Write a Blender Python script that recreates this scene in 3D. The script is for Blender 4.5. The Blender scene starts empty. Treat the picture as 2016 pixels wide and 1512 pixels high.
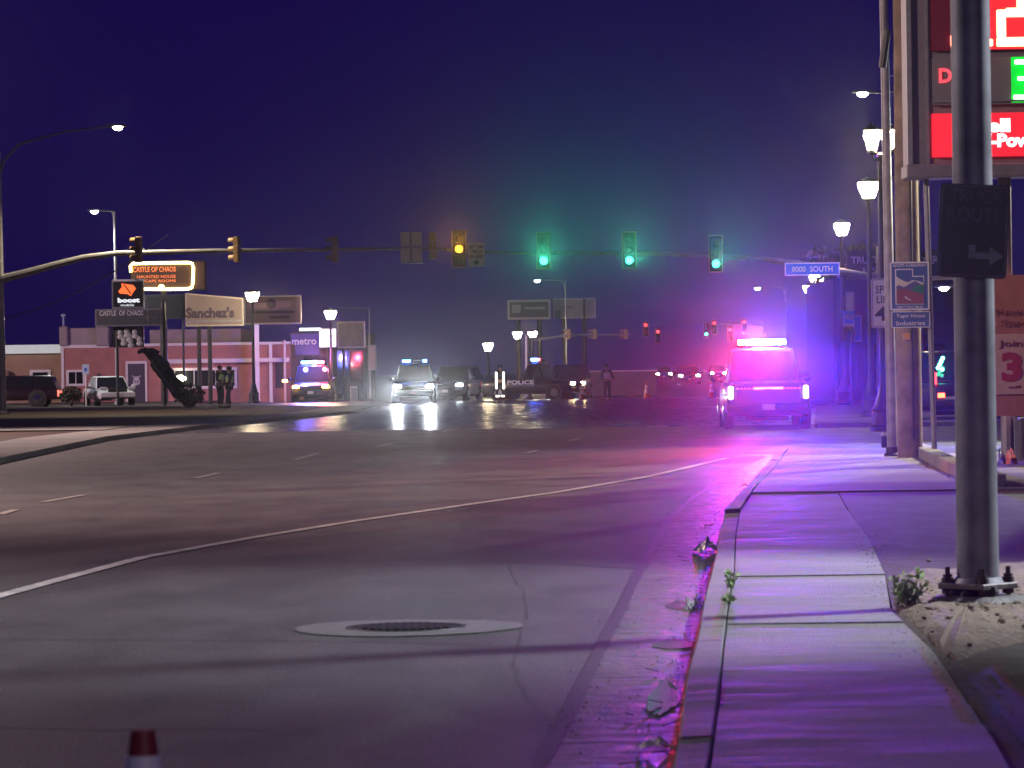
import bpy, bmesh, math, random
from mathutils import Vector, Matrix
random.seed(11)
S = bpy.context.scene
COL = S.collection
R = math.radians

# ------------------------------------------------------------------ camera
FPX = 7000.0
PITCH = math.atan(26 / FPX)
ROLL = R(0.83)
camd = bpy.data.cameras.new('camera')
cam = bpy.data.objects.new('camera', camd)
COL.objects.link(cam)
camd.sensor_width = 36.0
camd.lens = FPX / 2016 * 36.0
camd.clip_start = 0.5
camd.clip_end = 4000
CM = Matrix.Rotation(R(90) - PITCH, 4, 'X') @ Matrix.Rotation(-ROLL, 4, 'Z')
CM = Matrix.Translation((0, 0, 1.5)) @ CM
cam.matrix_world = CM
camd.dof.use_dof = True
camd.dof.focus_distance = 75
camd.dof.aperture_fstop = 9.0
S.camera = cam

# ------------------------------------------------------------------ night sky
wd = bpy.data.worlds.new('World')
S.world = wd
wd.use_nodes = True
wn = wd.node_tree.nodes
bg = wn['Background']
sky = wn.new('ShaderNodeTexSky')
sky.sky_type = 'NISHITA'
sky.sun_disc = False
sky.sun_elevation = R(-7)
sky.sun_rotation = R(200)
mixn = wn.new('ShaderNodeMix'); mixn.data_type = 'RGBA'; mixn.blend_type = 'ADD'
mixn.inputs[0].default_value = 1.0
mixn.inputs[7].default_value = (0.055, 0.012, 0.55, 1)      # night air over a lit town
wd.node_tree.links.new(sky.outputs[0], mixn.inputs[6])
wd.node_tree.links.new(mixn.outputs[2], bg.inputs[0])
bg.inputs[1].default_value = 0.10

S.view_settings.view_transform = 'Standard'
S.view_settings.look = 'None'
S.view_settings.gamma = 1
S.view_settings.exposure = 0.0
S.view_settings.use_curve_mapping = False
S.render.engine = 'CYCLES'
S.cycles.use_denoising = True
S.cycles.adaptive_threshold = 0.006
S.cycles.sample_clamp_indirect = 2
S.cycles.sample_clamp_direct = 0
S.cycles.max_bounces = 5
S.cycles.volume_bounces = 0
S.cycles.caustics_reflective = False
S.cycles.caustics_refractive = False
S.cycles.use_light_tree = True

# ------------------------------------------------------------------ pixel -> place
CR = CM.to_3x3()
def ray(px, py):
    return CR @ Vector((px - 1008, -(py - 756), -FPX))
def G(px, py, z=0.0):
    d = ray(px, py); t = (z - 1.5) / d.z
    return Vector((d.x * t, d.y * t, z))
def W(px, py, D):
    d = ray(px, py); t = D / d.y
    return Vector((d.x * t, D, 1.5 + d.z * t))
def PM(D):
    return FPX / D
def horizon_scale(D, h, z=0.0):
    return h * D / FPX

# ------------------------------------------------------------------ materials
MATS = {}
def mat(name, col=(.5, .5, .5), rough=.6, metal=0.0, var=0.0, vscale=8.0, bump=0.0, bscale=60.0,
        emit=None, strength=0.0, sample=False, coat=0.0, var2=None):
    if name in MATS:
        return MATS[name]
    m = bpy.data.materials.new(name); m.use_nodes = True
    nt = m.node_tree; b = nt.nodes['Principled BSDF']
    b.inputs['Base Color'].default_value = (*col, 1)
    b.inputs['Roughness'].default_value = rough
    b.inputs['Metallic'].default_value = metal
    if coat: b.inputs['Coat Weight'].default_value = coat
    if var or bump:
        tc = nt.nodes.new('ShaderNodeTexCoord')
    if var:
        n = nt.nodes.new('ShaderNodeTexNoise'); n.inputs['Scale'].default_value = vscale
        n.inputs['Detail'].default_value = 6
        nt.links.new(tc.outputs['Object'], n.inputs['Vector'])
        rp = nt.nodes.new('ShaderNodeValToRGB')
        lo = tuple(c * (1 - var) for c in col); hi = var2 or tuple(min(1, c * (1 + var)) for c in col)
        rp.color_ramp.elements[0].position = .3; rp.color_ramp.elements[1].position = .7
        rp.color_ramp.elements[0].color = (*lo, 1); rp.color_ramp.elements[1].color = (*hi, 1)
        nt.links.new(n.outputs[0], rp.inputs[0]); nt.links.new(rp.outputs[0], b.inputs['Base Color'])
    if bump:
        n2 = nt.nodes.new('ShaderNodeTexNoise'); n2.inputs['Scale'].default_value = bscale
        n2.inputs['Detail'].default_value = 5
        nt.links.new(tc.outputs['Object'], n2.inputs['Vector'])
        bp = nt.nodes.new('ShaderNodeBump'); bp.inputs['Strength'].default_value = bump
        bp.inputs['Distance'].default_value = .02
        nt.links.new(n2.outputs[0], bp.inputs['Height']); nt.links.new(bp.outputs[0], b.inputs['Normal'])
    if emit:
        b.inputs['Emission Color'].default_value = (*emit, 1)
        b.inputs['Emission Strength'].default_value = strength
        m.cycles.emission_sampling = 'FRONT_BACK' if sample else 'NONE'
    MATS[name] = m
    return m
def ground_mat(name, c1, c2, c3, rough=(.4, .75), big=.25, bump=.35, stretch=(1, 1, 1), bd=.02, fine=55.0, spec=.35):
    """worn ground: large patches, mid blotches and aggregate grain"""
    m = bpy.data.materials.new(name); m.use_nodes = True; MATS[name] = m
    m.node_tree.nodes['Principled BSDF'].inputs['Specular IOR Level'].default_value = spec
    nt = m.node_tree; b = nt.nodes['Principled BSDF']; L = nt.links.new
    tc = nt.nodes.new('ShaderNodeTexCoord'); mp = nt.nodes.new('ShaderNodeMapping')
    mp.inputs['Scale'].default_value = stretch; L(tc.outputs['Object'], mp.inputs[0])
    def noise(s, d, src):
        n = nt.nodes.new('ShaderNodeTexNoise'); n.inputs['Scale'].default_value = s; n.inputs['Detail'].default_value = d
        L(src, n.inputs['Vector']); return n
    nb = noise(big, 5, mp.outputs[0]); nm = noise(big * 9, 6, mp.outputs[0]); nf = noise(fine, 3, tc.outputs['Object'])
    r1 = nt.nodes.new('ShaderNodeValToRGB')
    r1.color_ramp.elements[0].position = .34; r1.color_ramp.elements[1].position = .66
    r1.color_ramp.elements[0].color = (*c1, 1); r1.color_ramp.elements[1].color = (*c2, 1)
    ad = nt.nodes.new('ShaderNodeMath'); ad.operation = 'MULTIPLY_ADD'; ad.inputs[1].default_value = .45
    L(nm.outputs[0], ad.inputs[0]); 
    sc = nt.nodes.new('ShaderNodeMath'); sc.operation = 'MULTIPLY'; sc.inputs[1].default_value = .55
    L(nb.outputs[0], sc.inputs[0]); L(sc.outputs[0], ad.inputs[2]); L(ad.outputs[0], r1.inputs[0])
    mx = nt.nodes.new('ShaderNodeMix'); mx.data_type = 'RGBA'
    r2 = nt.nodes.new('ShaderNodeValToRGB'); r2.color_ramp.elements[0].position = .55; r2.color_ramp.elements[1].position = .72
    L(nf.outputs[0], r2.inputs[0]); L(r2.outputs[0], mx.inputs[0]); L(r1.outputs[0], mx.inputs[6])
    mx.inputs[7].default_value = (*c3, 1); L(mx.outputs[2], b.inputs['Base Color'])
    rr = nt.nodes.new('ShaderNodeMapRange'); rr.inputs[1].default_value = .3; rr.inputs[2].default_value = .7
    rr.inputs[3].default_value = rough[0]; rr.inputs[4].default_value = rough[1]
    L(nm.outputs[0], rr.inputs[0]); L(rr.outputs[0], b.inputs['Roughness'])
    bp = nt.nodes.new('ShaderNodeBump'); bp.inputs['Strength'].default_value = bump; bp.inputs['Distance'].default_value = bd
    ad2 = nt.nodes.new('ShaderNodeMath'); ad2.operation = 'MULTIPLY_ADD'; ad2.inputs[1].default_value = .35
    L(nf.outputs[0], ad2.inputs[0]); L(nm.outputs[0], ad2.inputs[2]); L(ad2.outputs[0], bp.inputs['Height'])
    L(bp.outputs[0], b.inputs['Normal'])
    return m

# ------------------------------------------------------------------ mesh builder
ROOTM = {}
class MB:
    def __init__(s): s.v = []; s.f = []
    def add(s, vs, fs, M=None):
        o = len(s.v)
        s.v += [tuple(M @ Vector(v)) if M else tuple(v) for v in vs]
        s.f += [tuple(i + o for i in f) for f in fs]; return s
    def box(s, c, d, M=None):
        x, y, z = (k / 2 for k in d)
        vs = [(c[0] + a * x, c[1] + b * y, c[2] + e * z) for e in (-1, 1) for b in (-1, 1) for a in (-1, 1)]
        return s.add(vs, [(0, 2, 3, 1), (4, 5, 7, 6), (0, 1, 5, 4), (2, 6, 7, 3), (0, 4, 6, 2), (1, 3, 7, 5)], M)
    def bar(s, p0, p1, r0, r1=None, n=12, caps=True, twist=0.0):
        r1 = r0 if r1 is None else r1
        p0 = Vector(p0); p1 = Vector(p1); q = (p1 - p0).to_track_quat('Z', 'Y'); vs = []
        for p, r in ((p0, r0), (p1, r1)):
            for i in range(n):
                a = 2 * math.pi * i / n + twist
                vs.append(p + q @ Vector((r * math.cos(a), r * math.sin(a), 0)))
        fs = [(i, (i + 1) % n, n + (i + 1) % n, n + i) for i in range(n)]
        if caps: fs += [tuple(range(n - 1, -1, -1)), tuple(range(n, 2 * n))]
        return s.add(vs, fs)
    def tube(s, pts, rs, n=8):
        pts = [Vector(p) for p in pts]
        if not isinstance(rs, (list, tuple)): rs = [rs] * len(pts)
        vs = []
        for k, p in enumerate(pts):
            d = (pts[min(k + 1, len(pts) - 1)] - pts[max(k - 1, 0)]).normalized()
            up = Vector((0, 0, 1)) if abs(d.z) < .95 else Vector((0, 1, 0))
            a = d.cross(up).normalized(); b = a.cross(d)
            for i in range(n):
                t = 2 * math.pi * i / n
                vs.append(p + a * rs[k] * math.cos(t) + b * rs[k] * math.sin(t))
        fs = [(k * n + i, k * n + (i + 1) % n, (k + 1) * n + (i + 1) % n, (k + 1) * n + i) for k in range(len(pts) - 1) for i in range(n)]
        fs += [tuple(range(n - 1, -1, -1)), tuple(range((len(pts) - 1) * n, len(pts) * n))]
        return s.add(vs, fs)
    def lathe(s, prof, c=(0, 0, 0), n=16):
        vs = []
        for r, z in prof:
            for i in range(n):
                a = 2 * math.pi * i / n; vs.append((c[0] + r * math.cos(a), c[1] + r * math.sin(a), c[2] + z))
        k = len(prof)
        fs = [(j * n + i, j * n + (i + 1) % n, (j + 1) * n + (i + 1) % n, (j + 1) * n + i) for j in range(k - 1) for i in range(n)]
        fs += [tuple(range(n - 1, -1, -1)), tuple(range((k - 1) * n, k * n))]
        return s.add(vs, fs)
    def ball(s, c, r, n=10, m=6, sc=(1, 1, 1)):
        pr = [(max(.001, r * math.sin(math.pi * j / m)), -r * math.cos(math.pi * j / m)) for j in range(m + 1)]
        t = MB().lathe(pr, (0, 0, 0), n)
        return s.add([(c[0] + v[0] * sc[0], c[1] + v[1] * sc[1], c[2] + v[2] * sc[2]) for v in t.v], t.f)
    def prism(s, poly, z0, z1):
        n = len(poly)
        vs = [(p[0], p[1], z0) for p in poly] + [(p[0], p[1], z1) for p in poly]
        return s.add(vs, [tuple(range(n - 1, -1, -1)), tuple(range(n, 2 * n))] + [(i, (i + 1) % n, n + (i + 1) % n, n + i) for i in range(n)])
    def plate(s, poly, y0, y1):
        """polygon in x,z extruded along y"""
        n = len(poly)
        vs = [(p[0], y0, p[1]) for p in poly] + [(p[0], y1, p[1]) for p in poly]
        return s.add(vs, [tuple(range(n)), tuple(range(2 * n - 1, n - 1, -1))] + [((i + 1) % n, i, n + i, n + (i + 1) % n) for i in range(n)])
    def loft(s, loops, caps=True):
        n = len(loops[0]); vs = [p for l in loops for p in l]
        fs = [(k * n + i, k * n + (i + 1) % n, (k + 1) * n + (i + 1) % n, (k + 1) * n + i) for k in range(len(loops) - 1) for i in range(n)]
        if caps: fs += [tuple(range(n - 1, -1, -1)), tuple(range((len(loops) - 1) * n, len(loops) * n))]
        return s.add(vs, fs)
    def build(s, name, m, parent=None, local=False, smooth=35, bevel=0.0):
        me = bpy.data.meshes.new(name)
        vs = s.v
        if parent is not None and not local:
            root = parent
            while root.parent: root = root.parent
            inv = ROOTM[root.name].inverted(); vs = [tuple(inv @ Vector(v)) for v in vs]
        me.from_pydata(vs, [], s.f); me.update()
        bm = bmesh.new(); bm.from_mesh(me)
        bmesh.ops.recalc_face_normals(bm, faces=bm.faces)
        if bevel:
            es = [e for e in bm.edges if len(e.link_faces) == 2 and e.calc_face_angle(0) > .6]
            bmesh.ops.bevel(bm, geom=es, offset=bevel, segments=1, affect='EDGES', clamp_overlap=True)
        bm.to_mesh(me); bm.free()
        me.materials.append(m)
        if smooth:
            me.shade_smooth(); me.set_sharp_from_angle(angle=R(smooth))
        o = bpy.data.objects.new(name, me); COL.objects.link(o)
        if parent is not None: o.parent = parent
        else: ROOTM[o.name] = Matrix.Identity(4)
        return o
def tag(o, label=None, cat=None, group=None, kind=None):
    if label: o['label'] = label
    if cat: o['category'] = cat
    if group: o['group'] = group
    if kind: o['kind'] = kind
    return o
def thing(name, label, cat, loc=(0, 0, 0), rz=0.0, group=None):
    o = bpy.data.objects.new(name, None); COL.objects.link(o)
    o.empty_display_size = .2
    o.location = loc; o.rotation_euler = (0, 0, rz)
    ROOTM[o.name] = Matrix.Translation(loc) @ Matrix.Rotation(rz, 4, 'Z')
    return tag(o, label, cat, group)
def struct(name, mb, m, **k):
    return tag(mb.build(name, m, None, **k), kind='structure')
def dup(root, loc, rz, label, sc=None):
    r = root.copy(); COL.objects.link(r); r.location = loc; r.rotation_euler = (0, 0, rz); r['label'] = label
    if sc: r.scale = sc
    for ch in root.children:
        c = ch.copy(); COL.objects.link(c); c.parent = r
        for g in ch.children:
            d = g.copy(); COL.objects.link(d); d.parent = c
    return r
def text(s, name, parent, x0, z0, x1, z1, y, m, local=False, bold=.02, depth=.004, flip=False, keep=False):
    """lettering fitted into the box x0..x1, z0..z1 facing -Y"""
    cu = bpy.data.curves.new('t', 'FONT'); cu.body = s; cu.size = 1; cu.offset = bold; cu.resolution_u = 3; cu.align_x = 'LEFT'
    cu.space_line = .9
    ob = bpy.data.objects.new('t', cu); COL.objects.link(ob)
    me = bpy.data.meshes.new_from_object(ob.evaluated_get(bpy.context.evaluated_depsgraph_get()))
    COL.objects.unlink(ob); bpy.data.objects.remove(ob); bpy.data.curves.remove(cu)
    xs = [v.co.x for v in me.vertices]; ys = [v.co.y for v in me.vertices]
    ax, bx, ay, by = min(xs), max(xs), min(ys), max(ys)
    sx = (x1 - x0) / max(1e-6, bx - ax); sz = (z1 - z0) / max(1e-6, by - ay)
    if keep: sx = sz = min(sx, sz)
    f = [tuple(p.vertices) for p in me.polygons]
    v = [((c.co.x - ax) * sx + x0, y, (c.co.y - ay) * sz + z0) for c in me.vertices]
    bpy.data.meshes.remove(me)
    mb = MB(); mb.v = v; mb.f = f
    # give the letters thickness
    n = len(v); mb.v = v + [(a, b + depth, c) for a, b, c in v]
    mb.f = f + [tuple(reversed([i + n for i in q])) for q in f]
    from collections import Counter
    ec = {}
    for q in f:
        for i in range(len(q)):
            e = (q[i], q[(i + 1) % len(q)]); ec[e] = 1
    for (a, b) in list(ec):
        if (b, a) not in ec: mb.f.append((b, a, a + n, b + n))
    return mb.build(name, m, parent, local=local, smooth=0)
def spot(parent, name, loc, target, power, col, size=60, blend=.5, radius=.05, local=False, sc=None):
    ld = bpy.data.lights.new(name, 'SPOT'); ld.energy = power; ld.color = col
    ld.spot_size = R(size); ld.spot_blend = blend; ld.shadow_soft_size = radius
    o = bpy.data.objects.new(name, ld); COL.objects.link(o)
    loc = Vector(loc); target = Vector(target)
    M = Matrix.Translation(loc) @ (target - loc).to_track_quat('-Z', 'Y').to_matrix().to_4x4()
    if sc: M = M @ Matrix.Diagonal((*sc, 1))
    if parent is not None:
        if not local: M = ROOTM[parent.name].inverted() @ M
        o.parent = parent
    o.matrix_local = M
    return o
def point(parent, name, loc, power, col, radius=.1, local=False):
    ld = bpy.data.lights.new(name, 'POINT'); ld.energy = power; ld.color = col; ld.shadow_soft_size = radius
    o = bpy.data.objects.new(name, ld); COL.objects.link(o)
    loc = Vector(loc)
    if parent is not None:
        if not local: loc = ROOTM[parent.name].inverted() @ loc
        o.parent = parent
    o.location = loc
    return o
def interp(poly, t):
    """x along a polyline of (x, y) sorted by y"""
    if t <= poly[0][1]:
        a, b = poly[0], poly[1]
    elif t >= poly[-1][1]:
        a, b = poly[-2], poly[-1]
    else:
        for a, b in zip(poly, poly[1:]):
            if a[1] <= t <= b[1]: break
    return a[0] + (b[0] - a[0]) * (t - a[1]) / max(1e-6, b[1] - a[1])
LBP = 66000.0; HLP = 8000.0; BANDP = 11000.0; BEHINDP = 5000.0
# ================================================================== large structure
ASPH = ground_mat('asphalt', (.034, .031, .034), (.074, .069, .074), (.17, .165, .17), rough=(.52, .78), big=.16, bump=.55, spec=.28, stretch=(1, .35, 1))
ASPH2 = ground_mat('lot_asphalt', (.028, .019, .017), (.058, .041, .035), (.11, .085, .07), rough=(.65, .9), big=.5, bump=.25, spec=.2)
CONC = ground_mat('concrete', (.11, .10, .10), (.25, .24, .23), (.33, .315, .30), rough=(.6, .9), big=.55, bump=.9, stretch=(.30, 1, 1), bd=.06, fine=90)
CONC2 = ground_mat('gutter_concrete', (.04, .037, .037), (.11, .10, .10), (.17, .155, .15), rough=(.34, .8), big=.7, bump=.55, bd=.035, spec=.4)
DIRT = ground_mat('dirt', (.10, .072, .055), (.20, .15, .11), (.26, .21, .16), rough=(.8, .95), big=1.3, bump=1.0, bd=.06, fine=30)
SOIL = ground_mat('dry_ground', (.03, .028, .026), (.05, .045, .04), (.07, .065, .06), rough=(.8, .95), big=.1, bump=.4)
DASH = mat('worn_road_paint', (.24, .23, .21), .7, var=.45, vscale=6)
PAINT = mat('road_paint', (.46, .44, .41), .6, var=.4, vscale=5, bump=.3, bscale=40)
STEEL = mat('galvanised_steel', (.30, .30, .31), .45, .6, var=.15, vscale=6, bump=.1)
DKSTEEL = mat('dark_steel', (.035, .035, .038), .5, .4, var=.2)
BLACKM = mat('black_metal', (.015, .015, .017), .45, .3)
WHITE = mat('white_paint', (.75, .74, .72), .5, var=.06)
RUBBER = mat('rubber', (.012, .012, .012), .8)
GLASS = mat('dark_glass', (.01, .011, .014), .06)
WOOD = mat('weathered_wood', (.20, .15, .11), .85, var=.4, vscale=3, bump=.6, bscale=25)
RED = (1, .03, .05); BLUE = (.05, .08, 1)

mb = MB(); mb.add([(-900, -60, -.04), (900, -60, -.04), (900, 2200, -.04), (-900, 2200, -.04)], [(0, 1, 2, 3)])
struct('ground', mb, SOIL)
# road: one sheet from behind the camera through the crossing and on up the hill line
mb = MB(); mb.add([(-24, -30, 0), (24, -30, 0), (24, 128, 0), (75, 128, 0), (75, 186, 0), (30, 186, 0), (45, 700, 0), (-6, 700, 0), (-6, 190, 0),
                   (-75, 186, 0), (-75, 143, 0), (-24, 143, 0)], [tuple(range(12))])
struct('road', mb, ASPH)

# ---- the right hand edge: gutter, kerb, footway
def line(pts, z):
    return sorted([(G(a, b, z).x, G(a, b, z).y) for a, b in pts], key=lambda q: q[1])
KT = .11
GUT = line([(1040, 1560), (1065, 1500), (1115, 1414), (1196, 1250), (1218, 1211), (1246, 1150), (1273, 1100), (1282, 1085), (1319, 1018), (1372, 976), (1420, 944), (1478, 915), (1557, 873)], 0)
KF = line([(1315, 1545), (1334, 1461), (1351, 1328), (1373, 1250), (1384, 1183), (1395, 1142), (1409, 1087), (1414, 1047), (1425, 1003), (1473, 952), (1510, 910), (1534, 886), (1600, 845)], KT)
KB = line([(1388, 1560), (1398, 1512), (1415, 1378), (1425, 1267), (1437, 1170), (1446, 1124), (1448, 1058), (1457, 1003), (1491, 952), (1520, 926), (1549, 886), (1612, 845)], KT)
SR = line([(2010, 1560), (1981, 1502), (1917, 1395), (1868, 1319), (1838, 1276), (1786, 1227), (1755, 1203), (1743, 1129), (1713, 1063), (1676, 1013), (1651, 968)], KT)
DEND = G(1540, 884, KT).y
def strip(y0, y1, fa, fb, z0, za, zb, gap=.006, step=1.2, crown=0.0):
    n = max(1, int((y1 - y0) / step)); loops = []
    for k in range(n + 1):
        y = y0 + gap + (y1 - y0 - 2 * gap) * k / n
        a, b = interp(fa, y), interp(fb, y)
        loops.append([(a + .004, y, z0), (b - .004, y, z0), (b - .004, y, zb), ((a + b) / 2, y, (za + zb) / 2 + crown), (a + .004, y, za)])
    return MB().loft(loops)
gut = tag(bpy.data.objects.new('gutter', None), kind='structure'); COL.objects.link(gut); ROOTM[gut.name] = Matrix.Identity(4)
kerb = tag(bpy.data.objects.new('kerb', None), kind='structure'); COL.objects.link(kerb); ROOTM[kerb.name] = Matrix.Identity(4)
walk = tag(bpy.data.objects.new('sidewalk', None), kind='structure'); COL.objects.link(walk); ROOTM[walk.name] = Matrix.Identity(4)
cuts = [9.0, G(1300, 1463).y, 17.2, 20.1, 23.1, 26.0, 29.2, 33.0, G(1425, 1003, KT).y, 41.5, 46, 51, 56.5, DEND]
for a, b in zip(cuts, cuts[1:]):
    strip(a, b, GUT, [(x + .004, y) for x, y in KF], -.12, .006, .001, crown=.004).build('gutter_pan', CONC2, gut, smooth=30)
kc = [9.0, 11.2, G(1370, 1455, KT).y, G(1385, 1317, KT).y, G(1400, 1262, KT).y, G(1405, 1235, KT).y, G(1400, 1142, KT).y, 29.5, 33.2, G(1425, 1003, KT).y, 41, 45, 49, 53, 57, DEND]
for i, (a, b) in enumerate(zip(kc, kc[1:])):
    dz = random.uniform(-.008, .008) - (.04 if 26.5 < (a + b) / 2 < 37 else 0)
    strip(a, b, KF, KB, -.1, KT + dz, KT + .006 + dz, gap=.009).build('kerb_section', CONC, kerb, smooth=30, bevel=.008)
sc_ = [9.0, 11.6, 13.6, G(1650, 1390, KT).y, G(1500, 1316, KT).y, 19.4, G(1600, 1225, KT).y, 23.6, G(1600, 1130, KT).y, 28.4, 31, 34, G(1500, 1005, KT).y, 40.6, G(1560, 968, KT).y]
for i, (a, b) in enumerate(zip(sc_, sc_[1:])):
    d0 = random.uniform(-.009, .009) - (.022 if 33 < (a + b) / 2 < 37.6 else 0); d1 = d0 + random.uniform(-.006, .006)
    o = strip(a, b, [(x + .001, y) for x, y in KB], SR, -.1, KT + d0, KT + d1, gap=.008, step=.5).build('slab', CONC, walk, smooth=25)
SR2 = line([(1651, 967), (1900, 967)], KT)
yA = G(1560, 968, KT).y
cy = [yA, 43.5, 47.5, 52, 56, DEND]
for k, (a, b) in enumerate(zip(cy, cy[1:])):
    w = [(interp(KB, a) + .006, a), (interp(KB, b) + .006, b)]
    xr = [(7.6, a), (8.3, b)]
    m = [(w[0][0] * .5 + xr[0][0] * .5, a), (w[1][0] * .5 + xr[1][0] * .5, b)]
    strip(a, b, w, m, -.1, KT + .002, KT, step=1).build('slab', CONC, walk, smooth=25)
    strip(a, b, m, xr, -.1, KT, KT + .004, step=1).build('slab', CONC, walk, smooth=25)
# far footway beyond the side street
y0 = G(1650, 833, KT).y
mb = MB(); mb.prism([(G(1600, 833, KT).x, y0), (16, y0), (17, 124), (10.6, 124)], -.1, KT)
struct('far_sidewalk', mb, CONC)
mb = MB(); mb.prism([(G(1600, 833, KT).x + .1, y0 - .16), (16, y0 - .16), (16, y0 - .008), (G(1600, 833, KT).x + .1, y0 - .008)], -.1, KT + .004)
struct('far_kerb', mb, CONC, bevel=.01)
# ---- ground to the right of the footway
lot = [(interp(SR, y) + .004, y) for y in (9, 12, 14, 16, 18, 20, 22, 24, 26, 29, 32, 35, 38, 41, yA - .01)]
mb = MB(); mb.prism(lot + [(40, yA - .01), (40, 9)], -.1, KT - .012)
struct('parking_lot', mb, ASPH2)
mb = MB(); mb.prism([(8.4, yA + .02), (60, yA + .02), (60, DEND + 30), (17.2, DEND + 30), (16.2, DEND + 22), (15.5, DEND), (8.4, DEND - .02)], -.1, KT - .004)
struct('forecourt', mb, CONC)
DP = [(1758, 1128), (1800, 1120), (1890, 1113), (2016, 1100), (2200, 1080), (2200, 1255), (2016, 1262), (1950, 1275), (1880, 1300), (1858, 1288), (1838, 1268), (1788, 1222), (1760, 1200), (1748, 1160)]
bm_pts = [G(a, b, KT) for a, b in DP]
mb = MB(); c = sum((Vector((p.x, p.y, 0)) for p in bm_pts), Vector()) / len(bm_pts)
rings = []
for s_, h in ((1, -.03), (.93, .004), (.75, .028), (.45, .035), (.2, .03)):
    ring = []
    for i in range(len(bm_pts) * 3):
        a, b = bm_pts[i // 3], bm_pts[(i // 3 + 1) % len(bm_pts)]; t = (i % 3) / 3
        p = a.lerp(b, t); q = c.lerp(Vector((p.x, p.y, 0)), s_ * random.uniform(.96, 1.04))
        ring.append((q.x, q.y, KT + h + random.uniform(-.012, .012)))
    rings.append(ring)
mb.loft(rings)
struct('dirt_strip', mb, DIRT)
# raised kerb of the planter by the wooden pole
p = [G(1800, 888, KT), G(1885, 932, KT), G(1960, 960, KT)]
mb = MB()
for a, b in zip(p, p[1:]):
    d = (b - a).normalized(); nrm = Vector((-d.y, d.x, 0)) * .12
    mb.prism([tuple((a - nrm).xy), tuple((b - nrm).xy), tuple((b + nrm).xy), tuple((a + nrm).xy)], KT - .05, KT + .15)
struct('lot_kerb', mb, CONC, bevel=.012)
# ---- left: footway, lot
LK = line([(-150, 935), (0, 901), (208, 859), (406, 836), (560, 822), (700, 808), (742, 798)], KT)
n = [(x, y) for x, y in LK]
yl = [n[0][1] - 30] + [q[1] for q in n]
LKx = [(interp(n, y), y) for y in yl]
out = [(x - 1.9, y) for x, y in LKx]
mb = MB(); mb.prism(LKx + out[::-1], -.1, KT); struct('left_sidewalk', mb, CONC)
mb = MB(); mb.prism([(x - .01, y) for x, y in out] + [(-16, 176), (-16, 250), (-80, 250), (-80, out[0][1])], -.1, KT - .01)
struct('left_parking_lot', mb, ASPH2)
mb = MB(); a = [(interp(LKx, y) - 1.94, y) for y in (74, 90, 105)]
mb.prism([(-80, G(0, 832).y - 2), (interp(LKx, 100) - 1.95, 92), (interp(LKx, 100) - 1.95, 99), (-80, 108)], KT - .05, KT + .02)
struct('left_driveway', mb, CONC)
# ---- painted lines (thin sheets above the asphalt)
mb = MB(); mb.add([(-23.9, 92, .004), (12, 92, .004), (12, 128.1, .004), (74, 128.1, .004), (74, 185.9, .004), (-12, 185.9, .004), (-12, 143.1, .004), (-23.9, 143.1, .004)], [tuple(range(8))])
struct('crossing', mb, ground_mat('polished_asphalt', (.035, .033, .036), (.055, .052, .056), (.10, .10, .10), rough=(.20, .42), big=.2, bump=.12, spec=.5))
def stripe(name, pts, w, z=.008, m=PAINT):
    P = [G(a, b, z) for a, b in pts]; vs = []; fs = []
    for i, q in enumerate(P):
        d = (P[min(i + 1, len(P) - 1)] - P[max(i - 1, 0)]).normalized(); nn = Vector((d.y, -d.x, 0)) * w / 2
        vs += [tuple(q - nn), tuple(q + nn)]
    fs = [(2 * i, 2 * i + 1, 2 * i + 3, 2 * i + 2) for i in range(len(P) - 1)]
    mb = MB(); mb.add(vs, fs); return struct(name, mb, m, smooth=0)
stripe('edge_line', [(-200, 1232), (0, 1172), (140, 1134), (280, 1097), (490, 1059), (700, 1025), (900, 996), (1100, 968), (1280, 937), (1430, 902)], .125)
for (a, b) in (((580, 905), (626, 892)), ((85, 988), (165, 974)), ((0, 1012), (30, 1003)), ((385, 941), (430, 931)), ((1035, 892), (1060, 886)), ((740, 880), (770, 873)),
               ((1120, 868), (1140, 863)), ((590, 849), (720, 828)), ((1230, 826), (1275, 815)), ((1285, 810), (1310, 800)), ((960, 822), (1040, 806)), ((870, 850), (905, 842))):
    stripe('lane_dash', [a, b], .11, m=DASH)
stripe('stop_line', [(1290, 800), (1500, 802)], .5)
TAR_SHADE = mat('tar_and_shadow', (.022, .020, .022), .6)
stripe('seal_and_shadow_line', [(-60, 1258), (300, 1259), (700, 1263), (1000, 1270), (1190, 1276)], .016, .003, TAR_SHADE)  # dark strip drawn where the pole's shadow lies
stripe('seal_and_shadow_line', [(850, 1110), (1000, 1106), (1150, 1112), (1262, 1120)], .03, .003, TAR_SHADE)
stripe('seal_and_shadow_line', [(-40, 1430), (200, 1436), (420, 1433), (640, 1442)], .016, .003, TAR_SHADE)
def crack(pts, w, n=9, j=.035):
    P = []
    for (a, b), (c, d) in zip(pts, pts[1:]):
        p, q = G(a, b, .003), G(c, d, .003)
        for k in range(n): P.append(p.lerp(q, k / n) + Vector((random.gauss(0, j), random.gauss(0, j), 0)))
    vs = []; fs = []
    for i, q in enumerate(P):
        d = (P[min(i + 1, len(P) - 1)] - P[max(i - 1, 0)]).normalized(); nn = Vector((d.y, -d.x, 0)) * w * random.uniform(.3, 1) / 2
        vs += [tuple(q - nn), tuple(q + nn)]
    mb = MB(); mb.add(vs, [(2 * i, 2 * i + 1, 2 * i + 3, 2 * i + 2) for i in range(len(P) - 1)]); struct('road_crack', mb, TAR_SHADE, smooth=0)
crack([(-40, 1345), (180, 1338), (420, 1352), (700, 1344), (960, 1360), (1120, 1352)], .007, j=.012)
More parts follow.
